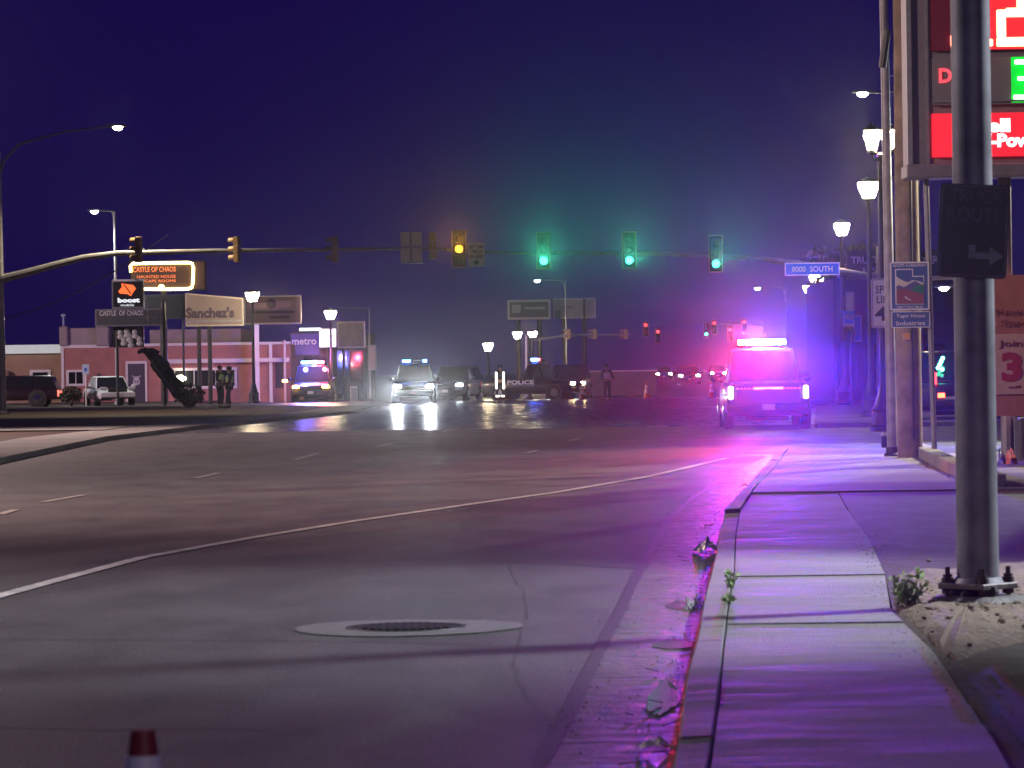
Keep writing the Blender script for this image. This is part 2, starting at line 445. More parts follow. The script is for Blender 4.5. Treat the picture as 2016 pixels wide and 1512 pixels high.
crack([(1000, 1105), (1040, 1200), (1010, 1300), (1060, 1420)], .006, j=.015)
stripe('gutter_seam', [(a + 3, b) for a, b in [(1030, 1560), (1061, 1500), (1111, 1414), (1192, 1250), (1214, 1211), (1242, 1150), (1269, 1100), (1315, 1018), (1368, 976), (1416, 944), (1474, 915)]], .07, .0085, TAR_SHADE)

# ================================================================== haze, added so the lamps glow like lens glare
def add_haze():
    hm = bpy.data.materials.new('haze_air'); hm.use_nodes = True
    nt = hm.node_tree; nt.nodes.remove(nt.nodes['Principled BSDF'])
    v = nt.nodes.new('ShaderNodeVolumePrincipled')
    v.inputs['Color'].default_value = (.9, .9, .92, 1)
    v.inputs['Density'].default_value = HAZE_D
    v.inputs['Anisotropy'].default_value = HAZE_G
    nt.links.new(v.outputs[0], nt.nodes['Material Output'].inputs['Volume'])
    mb = MB(); mb.box((0, 1070, 20), (1900, 2300, 44))
    o = mb.build('haze', hm, None, smooth=0); o['kind'] = 'stuff'
HAZE_D = .00017; HAZE_G = .962
add_haze()
# ================================================================== lamps and poles
LAMPG = mat('lamp_glass', (.9, .88, .8), .3, emit=(1, .80, .48), strength=240, sample=True)
def lantern(mb_cage, parent, c, w=.5, h=.43, local=True, glow=LAMPG):
    x, y, z = c
    cage = MB()
    cage.lathe([(.07, -.12), (.12, -.06), (w * .30, 0)], c, 12)
    cage.lathe([(w * .54, h), (w * .55, h + .03), (w * .30, h + .10), (.04, h + .14), (.015, h + .2)], c, 12)
    for i in range(6):
        a = i * math.pi / 3 + .26
        cage.bar((x + w * .30 * math.cos(a), y + w * .30 * math.sin(a), z), (x + w * .53 * math.cos(a), y + w * .53 * math.sin(a), z + h), .012, n=5)
    cage.build('lantern_cage', BLACKM, parent, local=local)
    g = MB().lathe([(w * .27, .01), (w * .36, h * .3), (w * .49, h * .75), (w * .50, h * .97)], c, 14)
    g.build('lamp_glass', glow, parent, local=local)
def street_lamp(base, height, label, w=.55, twin=False, baseh=.95, group='lantern street lamps'):
    t = thing('street_lamp', label, 'street lamp', base, 0, group)
    b = MB().lathe([(.30, 0), (.30, .10), (.25, .14), (.24, .42), (.27, .46), (.20, .55), (.13, baseh * .85), (.10, baseh)], n=14)
    b.build('lamp_base', BLACKM, t, local=True)
    zt = height - .95
    p = MB().lathe([(.085, baseh - .02), (.075, zt * .6), (.06, zt), (.10, zt + .03), (.05, zt + .08)], n=12)
    p.build('lamp_post', BLACKM, t, local=True)
    if twin:
        a = MB().tube([(-.18, 0, zt + .04), (-.14, 0, zt - .08), (0, 0, zt - .02), (.14, 0, zt - .08), (.18, 0, zt + .04)], .03)
        a.build('cross_arm', BLACKM, t, local=True)
        for s in (-1, 1): lantern(None, t, (s * .18, 0, zt + .14), w * .7, .4)
    else:
        lantern(None, t, (0, 0, zt + .12), w)
    return t
def hgt(px, py, top):     # height of something whose foot and top are seen in the photograph
    g = G(px, py); return (py - top) * g.y / FPX, g
h, g = hgt(1716, 828, 338); street_lamp((g.x, g.y, KT), h, 'dark lantern street lamp with flared base nearest behind the steel pole on the right footway', .58)
h, g = hgt(1662, 803, 424); street_lamp((g.x, g.y, KT), h, 'dark lantern street lamp left of and farther than the flared one, beside blue signs', .56)
D = 75; g = W(1741, 859, D); street_lamp((g.x, g.y, KT), 6.75, 'twin lantern street lamp mostly hidden by the slim steel pole and wooden pole', .5, True)
D = 195; g = W(1611, 775, D); street_lamp((g.x, g.y, 0), 6.9, 'far twin lantern street lamp glowing just under the blue street name sign', .62, True)
D = 225; g = W(1594, 770, D); street_lamp((g.x, g.y, 0), 7.0, 'far single lantern street lamp below left of the twin lanterns', .66)
D = 172; g = W(500, 798, D); street_lamp((g.x, g.y, KT), 5.75, 'dark lantern street lamp in front of the pale billboard by the pink building', .66)
D = 188; g = W(653, 790, D); street_lamp((g.x, g.y, 0), 5.2, 'lantern street lamp standing before the small white lit sign', .62)
D = 240; g = W(1020, 770, D); street_lamp((g.x, g.y, 0), 4.5, 'left one of two far lanterns below the framed billboard', .6)
g = W(1050, 770, D); street_lamp((g.x, g.y, 0), 4.5, 'right one of two far lanterns below the framed billboard', .6)
D = 205; g = W(962, 780, D); street_lamp((g.x, g.y, 0), 3.5, 'low far lantern left of the dark police vehicle', .55)

WARM = (1, .80, .50)
HEADG = mat('street_light_lens', (.9, .9, .8), .3, emit=(1, .82, .46), strength=60)
HEADC = mat('cool_street_light_lens', (.9, .9, .9), .3, emit=(.92, 1, .92), strength=60)
def cobra(base, h, arm, label, power, glass=HEADG, col=WARM, tgt=None, size=120, rise=.5, r=.11, name='street_light'):
    t = thing(name, label, 'street light', base)
    MB().lathe([(r * 2, 0), (r * 2, .08), (r * 1.05, .12), (r * .62, h)], n=12).build('pole', STEEL, t, local=True)
    ax, ay = arm
    pts = [(0, 0, h - .9), (ax * .06, ay * .06, h - .25), (ax * .2, ay * .2, h + rise * .35), (ax * .6, ay * .6, h + rise * .8), (ax, ay, h + rise)]
    MB().tube(pts, [.06, .055, .05, .045, .04]).build('arm', STEEL, t, local=True)
    u = Vector((ax, ay, 0)).normalized()
    hd = MB()
    rings = []
    for k, (d, w, zz) in enumerate(((-.05, .06, .05), (.12, .15, .09), (.45, .19, .10), (.72, .16, .07), (.80, .06, .03))):
        c = Vector((ax, ay, h + rise)) + u * d; s = Vector((-u.y, u.x, 0))
        rings.append([tuple(c + s * w * math.cos(a) + Vector((0, 0, zz * (math.sin(a) if math.sin(a) > 0 else .35 * math.sin(a))))) for a in [i * math.pi / 5 for i in range(10)]])
    hd.loft(rings); hd.build('lamp_head', STEEL, t, local=True)
    c = Vector((ax, ay, h + rise)) + u * .42
    MB().ball((c.x, c.y, c.z - .04), .19, 12, 6, (1.0, 1.0, .62)).build('lens', glass, t, local=True)
    if power: spot(t, 'lamp_beam', (c.x, c.y, c.z - .22), tgt or (c.x, c.y, 0), power, col, size, .6, .1, local=True)
    return t
D = 137
g = W(4, 818, D); a = W(232, 250, D)
big = cobra((g.x, g.y, KT), (815 - 300) * D / FPX, (a.x - g.x - .42, 0), 'tall grey steel pole with curved lamp arm at the left edge', 6000, rise=.95, r=.17)
D = 178
g = W(231, 797, D)
cobra((g.x, g.y, KT), (797 - 418) * D / FPX, (W(207, 430, D).x - g.x - .1, -.3), 'slender grey pole with one short-armed floodlight behind the tall shop signs', 3500, HEADC, (.92, 1, .95), rise=.05, r=.09)
for (px, py, D, lab) in ((1711, 183, 120, 'small distant street light high above the twin lantern'), (1870, 566, 135, 'cool street light left of the truck route sign pole'), (1498, 567, 240, 'tiny distant street light above the red and blue lightbar'),
                         (1064, 552, 240, 'distant street light hanging below the first green signal')):
    c = W(px, py, D)
    cobra((c.x + 1.7, c.y + .5, 0), c.z, (-1.5, -.3), lab, 0, HEADC, rise=.03, r=.07)

# ---- traffic signals and their masts
SIGY = mat('signal_yellow', (.30, .18, .07), .5, var=.15)
SIGB = mat('signal_black', (.014, .013, .015), .55)
RETRO = mat('backplate_border', (.55, .38, .20), .5)
LENSOFF = mat('dark_lens', (.02, .018, .016), .2)
def emi(name, c, s, sample=False): return mat(name, c, .3, emit=c, strength=s, sample=sample)
GRN = emi('green_signal', (.03, .9, .50), 11); AMB = emi('amber_signal', (1, .40, .02), 6); REDS = emi('red_signal', (1, .03, .02), 8)
GRNC = emi('green_signal_core', (.7, 1, .9), 60)
def signal(name, c, lit, label, group, s=1.0, back=False, yaw=0.0, beam=0, plate=True):
    """three lamp signal whose centre is c, facing -Y (or away with back=True)"""
    t = thing(name, label, 'traffic light', c, yaw + (math.pi if back else 0), group)
    w, hh = .29 * s, .36 * s
    body = MB()
    for k in (-1, 0, 1): body.box((0, .06, k * hh), (w, .2, hh * .97))
    body.build('housing', SIGY if back else SIGB, t, local=True, bevel=.015)
    if plate:
        bw, bh = w * .5 + .11 * s, hh * 1.5 + .12 * s
        MB().box((0, .03, 0), (bw * 2, .012, bh * 2)).build('backplate', SIGB if not back else SIGY, t, local=True)
        fr = MB(); q = .035 * s
        for sx in (-1, 1): fr.box((sx * (bw - q / 2), .014, 0), (q, .012, bh * 2))
        for sz in (-1, 1): fr.box((0, .014, sz * (bh - q / 2)), (bw * 2 - 2 * q, .012, q))
        fr.build('reflective_border', RETRO, t, local=True)
    cols = {'g': GRN, 'a': AMB, 'r': REDS}
    for k, key in ((1, 'r'), (0, 'a'), (-1, 'g')):
        on = lit == key
        ln = MB().ball((0, -.045, k * hh), .135 * s, 14, 6, (1, .35, 1))
        ln.build('lens', cols[key] if on else LENSOFF, t, local=True)
        if on and key == 'g':
            pass
        v = MB(); n = 12; vs = []
        for d in (-.05, -.27):
            for i in range(n + 1):
                a = math.pi * (-.1 + 1.2 * i / n)
                vs.append((.148 * s * math.cos(a), d - (0.0 if d > -.1 else -.02 * math.cos(a) ** 2), k * hh + .148 * s * math.sin(a)))
                vs.append((.14 * s * math.cos(a), d, k * hh + .14 * s * math.sin(a)))
        N = 2 * (n + 1); fs = []
        for i in range(n):
            fs += [(2 * i, 2 * i + 2, N + 2 * i + 2, N + 2 * i), (2 * i + 1, N + 2 * i + 1, N + 2 * i + 3, 2 * i + 3), (N + 2 * i, N + 2 * i + 2, N + 2 * i + 3, N + 2 * i + 1)]
        v.add(vs, fs); v.build('visor', SIGB if not back else SIGY, t, local=True, smooth=60)
        if on and beam:
            spot(t, 'signal_beam', (0, -.12, k * hh), (0, -40, k * hh + 1.15), beam, {'g': (.05, 1, .5), 'a': (1, .42, .03), 'r': (1, .03, .02)}[key], 10.6, 1.0, .08, local=True)
    br = MB().bar((0, .16, -.2), (0, .16, .2), .03).bar((0, .16, 0), (0, .3, 0), .03)
    br.build('bracket', STEEL, t, local=True)
    return t
def mast(base, pts, r0, r1, label, poleh, extra=None):
    t = thing('signal_mast', label, 'signal mast', base, 0)
    b = Vector(base)
    MB().lathe([(.30, 0), (.30, .06), (.19, .1), (.13, poleh)], tuple(b), 14).build('mast_pole', STEEL, t)
    n = len(pts)
    MB().tube(pts, [r0 + (r1 - r0) * k / (n - 1) for k in range(n)], 10).build('mast_arm', STEEL, t)
    return t
D = 137
b = W(4, 818, D)
MB_A = [W(3, 549, D), W(60, 535, D), W(110, 521, D), W(165, 507, D), W(230, 499, D), W(420, 494, D), W(640, 491, D), W(950, 489, D)]
mast((b.x - .5, b.y, KT), [tuple(p) for p in MB_A], .17, .06, 'grey signal mast with long curved arm reaching in from the left edge', 6.0)
for px, lab in ((272, 'tan signal seen from behind, leftmost on the long left arm'), (465, 'tan signal seen from behind, second along the long left arm'), (657, 'tan signal seen from behind, third along the long left arm')):
    c = W(px, 492, D); signal('traffic_signal', (c.x, c.y - .32, c.z), None, lab, 'signals seen from behind on the left arm', .92, back=True, yaw=R(68), plate=False)
c = W(852, 485, D); signal('traffic_signal', (c.x, c.y - .32, c.z), None, 'dim tan signal seen from behind next to the pale double panel', 'signals seen from behind on the left arm', .95, back=True, plate=False)
# pale panel seen from behind
c = W(810, 487, D); t = thing('double_sign', 'pale unlettered sign panel seen from behind on the left signal arm', 'sign', (c.x, c.y - .2, c.z))
ALU = mat('bare_aluminium', (.55, .48, .42), .45, .3, var=.12)
MB().box((0, 0, .31), (.82, .02, .55)).build('panel', ALU, t, local=True)
MB().box((0, 0, -.29), (.82, .02, .55)).build('panel', ALU, t, local=True)
MB().box((-.02, -.03, 0), (.09, .03, 1.2)).build('brace', STEEL, t, local=True)
MB().box((0, -.02, -.6), (.84, .05, .06)).build('lower_rail', STEEL, t, local=True)
# right mast
D = 126
b = W(1737, 803, D)
P = [W(1741, 548, D), W(1690, 541, D), W(1620, 528, D), W(1560, 518, D), W(1500, 510, D), W(1430, 505, D), W(1320, 500, D), W(1180, 498, D), W(1040, 499, D), (W(880, 493, D))]
mast((b.x, b.y, KT), [tuple(p) for p in P], .15, .05, 'grey signal mast whose arm carries the green signals from the right', 5.6)
for px, py, lit, lab in ((1070, 494, 'g', 'green lit signal nearest the amber one on the right arm'), (1238, 493, 'g', 'green lit signal in the middle of the three on the right arm'),
                         (1408, 500, 'g', 'green lit signal nearest the blue street name sign'), (904, 491, 'a', 'amber lit signal with pale sign beside it over the road')):
    c = W(px, py, D); signal('traffic_signal', (c.x, c.y - .32, c.z), lit, lab, 'signals facing the camera on the right arm', 1.0, beam=4000 if lit == 'g' else 1600)
c = W(938, 502, D); t = thing('turn_sign', 'white left turn yield sign hung beside the amber signal', 'sign', (c.x, c.y - .28, c.z))
BOARD = mat('white_sign_sheet', (.62, .58, .56), .5, var=.06); INK = mat('black_lettering', (.02, .02, .022), .6)
MB().box((0, 0, 0), (.60, .02, .86)).build('panel', BOARD, t, local=True)
text('LEFT TURN', 'lettering', t, -.24, .22, .24, .34, -.016, INK, True); text('YIELD', 'lettering', t, -.2, .05, .2, .17, -.016, INK, True)
text('ON GREEN', 'lettering', t, -.24, -.12, .24, 0, -.016, INK, True); MB().bar((0, -.016, -.27), (0, -.010, -.27), .085, n=16).build('dot', INK, t, local=True)
# street name sign
c = W(1598, 530, D); t = thing('street_name_sign', 'blue street name sign reading 8000 SOUTH hung from the right signal arm', 'street sign', (c.x, c.y - .22, c.z))
BLUES = mat('blue_sign_sheet', (.03, .11, .50), .45); GLOWB = mat('glowing_blue_sheet', (.03, .11, .5), .4, emit=(.03, .10, .75), strength=.55); GLOWW = mat('glowing_white_sheet', (.7, .7, .75), .4, emit=(.5, .42, .95), strength=.5); LTR = mat('white_lettering', (.72, .72, .75), .45)  # sign sheets glow in place of light falling on their front
w, hh = 108 / PM(D), 25 / PM(D)
MB().box((0, .01, 0), (w, .02, hh)).build('sign_border', GLOWW, t, local=True, bevel=.008)
MB().box((0, -.003, 0), (w - .07, .016, hh - .07)).build('sign_face', GLOWB, t, local=True, bevel=.006)
text('8000  SOUTH', 'lettering', t, -w * .37, -.10, w * .37, .10, -.018, GLOWW, True, .012)
MB().bar((-.4, .03, 0), (-.4, .2, .1), .02).bar((.4, .03, 0), (.4, .2, .02), .02).build('bracket', STEEL, t, local=True)
# far crossing: small signals
D = 300
b = W(1505, 752, D); P = [W(1505, 640, D), W(1440, 637, D), W(1380, 637, D), W(1260, 640, D)]
mast((b.x, b.y, 0), [tuple(p) for p in P], .12, .05, 'far signal mast at the next crossing behind the lightbar glare', 5.4)
for px, py, lit, lab in ((1271, 648, 'r', 'far red signal, left one of a pair right of the centre billboards'), (1295, 661, 'r', 'far red signal, right and lower one of a pair'),
                         (1390, 650, 'g', 'far green signal left of the lightbar glare'), (1406, 644, 'r', 'far red signal just right of the far green one'),
                         (1437, 657, 'r', 'far red signal closest to the lightbar glare'), (1465, 642, 'r', 'far red signal above the left end of the lightbar glare')):
    c = W(px, py, D); signal('traffic_signal', (c.x, c.y - .3, c.z), lit, lab, 'far signals at the next crossing', .95)
D = 190
b = W(1040, 785, D); P = [W(1040, 668, D), W(1075, 666, D), W(1110, 661, D), W(1160, 659, D), W(1235, 660, D)]
mast((b.x, b.y, 0), [tuple(p) for p in P], .11, .05, 'thin signal mast with arm above the dark police vehicle', 3.4)
for px, lab in ((1118, 'small tan signal near the start of the low far arm'), (1169, 'small tan signal midway along the low far arm'), (1230, 'small tan signal at the tip of the low far arm')):
    c = W(px, 658, D); signal('traffic_signal', (c.x, c.y - .3, c.z), None, lab, 'signals on the low far arm', .5, back=True, yaw=R(75), plate=False)

# ================================================================== foreground pole with sign
g = G(1926, 1192, KT); D = g.y; s = PM(D)
t = thing('sign_pole', 'thick grey steel pole on anchor bolts in the right foreground', 'pole', (g.x, g.y, KT))
POLEM = mat('grey_pole_paint', (.22, .215, .24), .5, .25, var=.3, vscale=5, bump=.12, bscale=160)
MB().lathe([(.122, .145), (.119, .6), (.098, 8.5)], n=40).build('shaft', POLEM, t, local=True)
foot = MB(); foot.lathe([(.34, -.06), (.33, .0), (.25, .055), (.22, .06)], n=20)
foot.build('footing', CONC2, t, local=True)
bp = MB(); bp.box((0, 0, .115), (.33, .33, .035), Matrix.Rotation(R(45), 4, 'Z'))
bp.build('base_plate', mat('rusty_plate', (.13, .11, .11), .6, .5, var=.4, vscale=25), t, local=True, bevel=.006)
MB().lathe([(.15, .133), (.135, .16), (.123, .165)], n=28).build('weld_collar', POLEM, t, local=True)
RUST = mat('rusty_bolt', (.05, .035, .035), .7, .5, var=.4, vscale=40)
for k in range(4):
    a = R(90 * k + 2); x, y = .175 * math.cos(a), .175 * math.sin(a)
    o = MB()
    o.bar((x, y, .0), (x, y, .225), .0145, n=10)
    o.build('anchor_bolt', RUST, t, local=True)
    nn = MB(); nn.bar((x, y, .134), (x, y, .164), .034, n=6); nn.bar((x, y, .166), (x, y, .184), .027, n=6); nn.bar((x, y, .07), (x, y, .096), .034, n=6); nn.bar((x, y, .098), (x, y, .102), .042, n=12)
    nn.build('nut', RUST, t, local=True, smooth=20)
# ragged grout and rubble under the plate
mb = MB()
for i in range(26):
    a = random.uniform(0, 6.28); rr = random.uniform(.02, .19)
    mb.ball((rr * math.cos(a), rr * math.sin(a), .07 + random.uniform(-.01, .02)), random.uniform(.018, .045), 6, 4)
mb.build('grout', mat('dark_grout', (.035, .03, .032), .9, var=.3, vscale=30), t, local=True)
# truck route sign, tilted a little, on the near face of the pole
c = W(1916, 455, D - .16); w, hh = 136 / s, 183 / s
t = thing('truck_route_sign', 'black TRUCK ROUTE sign with arrow fixed to the thick foreground pole', 'sign', tuple(c), 0)
t.rotation_euler = (0, R(3.2), R(-3)); ROOTM[t.name] = Matrix.Translation(c) @ t.rotation_euler.to_matrix().to_4x4()
SB = mat('black_sign_sheet', (.020, .020, .026), .42, var=.2, vscale=7)
DIM = mat('worn_sign_ink', (.17, .16, .20), .55, var=.5, vscale=9)
def rrect(w, h, r, n=5):
    P = []
    for cx, cz, a0 in ((w / 2 - r, h / 2 - r, 0), (-w / 2 + r, h / 2 - r, 90), (-w / 2 + r, -h / 2 + r, 180), (w / 2 - r, -h / 2 + r, 270)):
        for i in range(n + 1):
            a = R(a0 + 90 * i / n); P.append((cx + r * math.cos(a), cz + r * math.sin(a)))
    return P
def frame(w, h, r, q, y0, y1):
    o = rrect(w, h, r); i = rrect(w - 2 * q, h - 2 * q, max(.002, r - q)); n = len(o); mb = MB()
    vs = [(p[0], y0, p[1]) for p in o] + [(p[0], y0, p[1]) for p in i] + [(p[0], y1, p[1]) for p in o] + [(p[0], y1, p[1]) for p in i]
    fs = []
    for k in range(n):
        j = (k + 1) % n
        fs += [(k, j, n + j, n + k), (2 * n + k, 3 * n + k, 3 * n + j, 2 * n + j), (k, 2 * n + k, 2 * n + j, j), (n + k, n + j, 3 * n + j, 3 * n + k)]
    return mb.add(vs, fs)
MB().plate(rrect(w, hh, .03), -.002, .002).build('panel', SB, t, local=True)
frame(w - .02, hh - .02, .025, .008, -.0045, -.0022).build('border', DIM, t, local=True)
text('TRUCK', 'lettering', t, -w * .36, hh * .30, w * .40, hh * .445, -.0045, DIM, True, .0, .002)
text('ROUTE', 'lettering', t, -w * .38, hh * .10, w * .40, hh * .25, -.0045, DIM, True, .0, .002)
ARR = mat('arrow_sheet', (.30, .29, .34), .5, var=.3, vscale=20)
ax, az = .05, -hh * .26
MB().plate([(ax - .07, az - .018), (ax + .05, az - .018), (ax + .05, az - .052), (ax + .125, az), (ax + .05, az + .052), (ax + .05, az + .018), (ax - .034, az + .018), (ax - .034, az + .06), (ax - .07, az + .06)], -.0045, -.0022).build('arrow', ARR, t, local=True)
mb = MB(); 
for z in (-.16, .16): mb.box((0, .014, z), (w * .7, .02, .03))
mb.build('bracket', STEEL, t, local=True)
for z in (-.16, .16): MB().bar((0, -.008, z), (0, -.002, z), .010, n=8).build('bolt', DKSTEEL, t, local=True)

# ================================================================== poles beyond
g = G(1792, 900, KT); D = g.y; s = PM(D)
t = thing('wooden_pole', 'thick weathered wooden utility pole beside the blue adopt-a-highway sign', 'utility pole', (g.x, g.y, KT - .02))
prof = [(25 / s, 0), (24.6 / s, 1.5), (23 / s, 4), (21.5 / s, 7), (20 / s, 11)]
MB().lathe(prof, n=28).build('shaft', WOOD, t, local=True)
c = W(1785, 662, D - .24); MB().box((c.x, c.y + .02, c.z), (14 / s, .03, 13 / s)).build('tag', mat('amber_tag', (.55, .30, .06), .5), t)
MB().bar((.04, -.215, .3), (.04, -.20, 5.0), .018, n=6).build('ground_wire', DKSTEEL, t, local=True)
cab = MB().tube([(-.34, -.02, 5.9), (-.30, -.06, 6.2), (-.26, -.05, 6.45)], .06); cab.build('cable_box', DKSTEEL, t, local=True)
g = G(1757, 898, KT); D = g.y; s = PM(D)
t = thing('steel_pole', 'slim pale steel pole with banner brackets left of the wooden pole', 'pole', (g.x, g.y, KT))
top = W(1739, -30, D) - Vector((g.x, g.y, KT))
MB().bar((0, 0, .04), tuple(top), 10.5 / s, 8 / s, n=20).build('shaft', POLEM, t, local=True)
MB().lathe([(.13, 0), (.13, .03), (.10, .05), (.10, .14)], n=14).build('base_collar', DKSTEEL, t, local=True)
for py in (150, 350):
    c = W(1745, py, D); MB().tube([tuple(c), (c.x + .16, c.y, c.z + .01), (c.x + .20, c.y, c.z - .02), (c.x + .20, c.y, c.z - .10)], .017, 6).build('banner_bracket', STEEL, t)
g = G(1772, 890, KT); t = thing('marker_post', 'short orange marker post between the slim pole and the wooden pole', 'post', (g.x, g.y, KT))
OR_ = mat('faded_orange', (.5, .13, .07), .6, var=.2)
MB().bar((0, 0, 0), (0, 0, .80), .055, n=10).build('post', OR_, t, local=True); MB().ball((0, 0, .80), .055, 10, 5).build('cap', OR_, t, local=True); MB().lathe([(.059, .55), (.059, .66)], n=12).build('reflector_band', LTR, t, local=True)
g = G(1745, 882, KT); t = thing('meter_box', 'small dark box on the footway at the foot of the slim pole', 'box', (g.x, g.y + .3, KT))
MB().box((0, 0, .10), (.11, .12, .2)).build('box_body', BLACKM, t, local=True, bevel=.015); MB().ball((-.02, -.03, .22), .04, 8, 5).build('cap', STEEL, t, local=True)

# adopt a highway sign on its post
D = 52.4; g = W(1840, 885, D); s = PM(D)
t = thing('highway_sign', 'blue adopt-a-highway sign with state outline picture above a smaller blue plaque', 'sign', (g.x, g.y, KT))
MB().bar((0, 0, 0), tuple(W(1823, 352, D) - Vector((g.x, g.y, KT))), .042, .042, n=10).build('post', STEEL, t, local=True)
c = W(1791, 563, D - .07); L0 = c - Vector((g.x, g.y, KT)); w, hh = 77 / s, 95 / s
def at(mb, o): mb.v = [(v[0] + o.x, v[1] + o.y, v[2] + o.z) for v in mb.v]; return mb
SIGNB = mat('sign_blue', (.06, .12, .34), .5, var=.1)
at(MB().plate(rrect(w, hh, .03), 0, .008), L0).build('sign_face', SIGNB, t, local=True)
at(frame(w, hh, .03, .022, -.006, -.002), L0).build('border', LTR, t, local=True)
U = lambda pts: [((x - .5) * w * .74, (z - .5) * hh * .74) for x, z in pts]
out_ = [(0, 0), (1, 0), (1, .80), (.62, .80), (.62, 1), (0, 1)]
def poly(pts, y0, y1): return at(MB().plate(U(pts), y0, y1), L0 + Vector((0, 0, -.01)))
poly(out_, -.005, -.001).build('state_outline', LTR, t, local=True)
inn = [(.035, .03), (.965, .03), (.965, .77), (.585, .77), (.585, .97), (.035, .97)]
poly(inn, -.008, -.0045).build('picture_sky', mat('picture_blue', (.05, .11, .32), .5), t, local=True)
poly([(.035, .5), (.035, .80), (.12, .74), (.3, .66), (.45, .62), (.58, .68), (.78, .66), (.96, .60), (.96, .5)], -.011, -.0075).build('picture_cloud', mat('picture_cream', (.6, .58, .52), .5), t, local=True)
poly([(.035, .28), (.035, .52), (.12, .55), (.3, .48), (.52, .60), (.7, .66), (.965, .52), (.965, .25)], -.014, -.0105).build('picture_mountain', mat('picture_slate', (.10, .10, .26), .5), t, local=True)
poly([(.52, .38), (.70, .52), (.965, .56), (.965, .30), (.75, .33)], -.017, -.0135).build('picture_forest', mat('picture_green', (.03, .20, .13), .5), t, local=True)
poly([(.035, .03), (.035, .42), (.28, .44), (.55, .40), (.80, .32), (.965, .26), (.965, .03)], -.020, -.0165).build('picture_canyon', mat('picture_red', (.26, .09, .09), .5), t, local=True)
poly([(.30, .21), (.38, .15), (.50, .11), (.58, .12), (.45, .16), (.36, .24)], -.023, -.0195).build('picture_river', mat('picture_white', (.6, .6, .62), .5), t, local=True)
def tx(sx, x0, z0, x1, z1, m=LTR, b=.01): text(sx, 'lettering', t, L0.x + x0, L0.z + z0, L0.x + x1, L0.z + z1, L0.y - .006, m, True, b, .003)
tx('ADOPT A HIGHWAY', -w * .43, hh * .395, w * .43, hh * .455); tx('NEXT TWO MILES', -w * .33, -hh * .455, w * .33, -hh * .415)
c = W(1793, 629, D - .07); L0 = c - Vector((g.x, g.y, KT)); w, hh = 76 / s, 32 / s
at(MB().plate(rrect(w, hh, .02), 0, .008), L0).build('plaque', SIGNB, t, local=True)
at(frame(w, hh, .02, .012, -.006, -.002), L0).build('plaque_border', LTR, t, local=True)
tx('Tager House', -w * .37, hh * .06, w * .37, hh * .34); tx('Industries', -w * .37, -hh * .36, w * .37, -hh * .08)
MB().bar((-.02, -.01, W(1836, 548, D).z - KT), (.42, -.01, W(1880, 546, D).z - KT), .03).build('cross_bar', STEEL, t, local=True)
# speed limit sign behind it
D = 72; s = PM(D); c = W(1746, 597, D); g = W(1752, 864, D)
t = thing('speed_limit_sign', 'white speed limit sign half hidden behind the slim pole and blue sign', 'sign', (c.x, D, KT))
L0 = Vector((0, -.06, c.z - KT)); w, hh = 62 / s, 97 / s
MB().bar((0, 0, 0), (0, 0, c.z + .4), .03).build('post', STEEL, t, local=True)
at(MB().plate(rrect(w, hh, .04), 0, .008), L0).build('sign_face', BOARD, t, local=True)
at(frame(w - .03, hh - .03, .035, .014, -.006, -.002), L0).build('border', INK, t, local=True)
tx('SPEED', -w * .36, hh * .20, w * .36, hh * .36, INK); tx('LIMIT', -w * .33, hh * .0, w * .33, hh * .15, INK); tx('40', -w * .40, -hh * .36, w * .36, -hh * .06, INK, .015)
# blue signs near the second lantern
D = 118; s = PM(D); g = W(1676, 806, D)
t = thing('bus_stop_sign', 'two blue signs, square and tall, on a thin post left of the flared lamp', 'sign', (g.x, D, KT))
MB().bar((0, 0, 0), (0, 0, W(1676, 575, D).z - KT), .03).build('post', STEEL, t, local=True)
c = W(1671, 628, D); MB().box((c.x, c.y - .06, c.z), (22 / s, .02, 32 / s)).build('square_sign', BLUES, t)
text('BUS', 'lettering', t, c.x - .12, c.z - .02, c.x + .12, c.z + .13, c.y - .075, LTR, False); MB().box((c.x, c.y - .075, c.z - .2), (20 / s, .012, 5 / s)).build('white_band', LTR, t)
c = W(1688, 647, D); MB().box((c.x, c.y - .09, c.z), (15 / s, .02, 50 / s)).build('tall_sign', BLUES, t); frame_ = at(frame(15 / s, 50 / s, .01, .018, 0, .008), Vector((c.x, c.y - .11, c.z))); frame_.build('border', LTR, t)
c = W(1673, 595, D); MB().box((c.x, c.y - .05, c.z), (16 / s, .015, 40 / s)).build('pale_panel', ALU, t)
# ================================================================== vehicles
def paint(name, col): return mat(name, col, .32, .0, coat=.6, var=.05)
BLK = paint('black_car_paint', (.012, .012, .016)); GREY = paint('dark_grey_car_paint', (.014, .014, .018)); WHT = paint('white_car_paint', (.62, .63, .65)); MAR = paint('maroon_car_paint', (.018, .007, .012))
CHR = mat('chrome', (.6, .6, .6), .18, 1.0); TRIM = mat('black_plastic', (.02, .02, .02), .7)
HEADL = emi('headlamp_on', (1, .95, .88), 130); HEADD = mat('headlamp_off', (.55, .55, .58), .15); TAILON = emi('tail_lamp_on', (1, .03, .03), 9); TAILOFF = mat('tail_lamp_off', (.25, .01, .015), .25)
TAILW = emi('tail_lamp_flash', (1, .72, .85), 8); AMBL = emi('amber_lamp', (1, .42, .05), 60); BARR = emi('lightbar_red', (1, .03, .06), 160); BARB = emi('lightbar_blue', (.04, .12, 1), 160)
BARW = emi('lightbar_white', (1, .86, .92), 420); BARO = mat('lightbar_unlit', (.05, .05, .06), .2); BARBd = emi('lightbar_blue_dim', (.05, .2, 1), 26); BARRd = emi('lightbar_red_dim', (1, .05, .08), 10)
PLATE = mat('number_plate', (.6, .58, .56), .5)
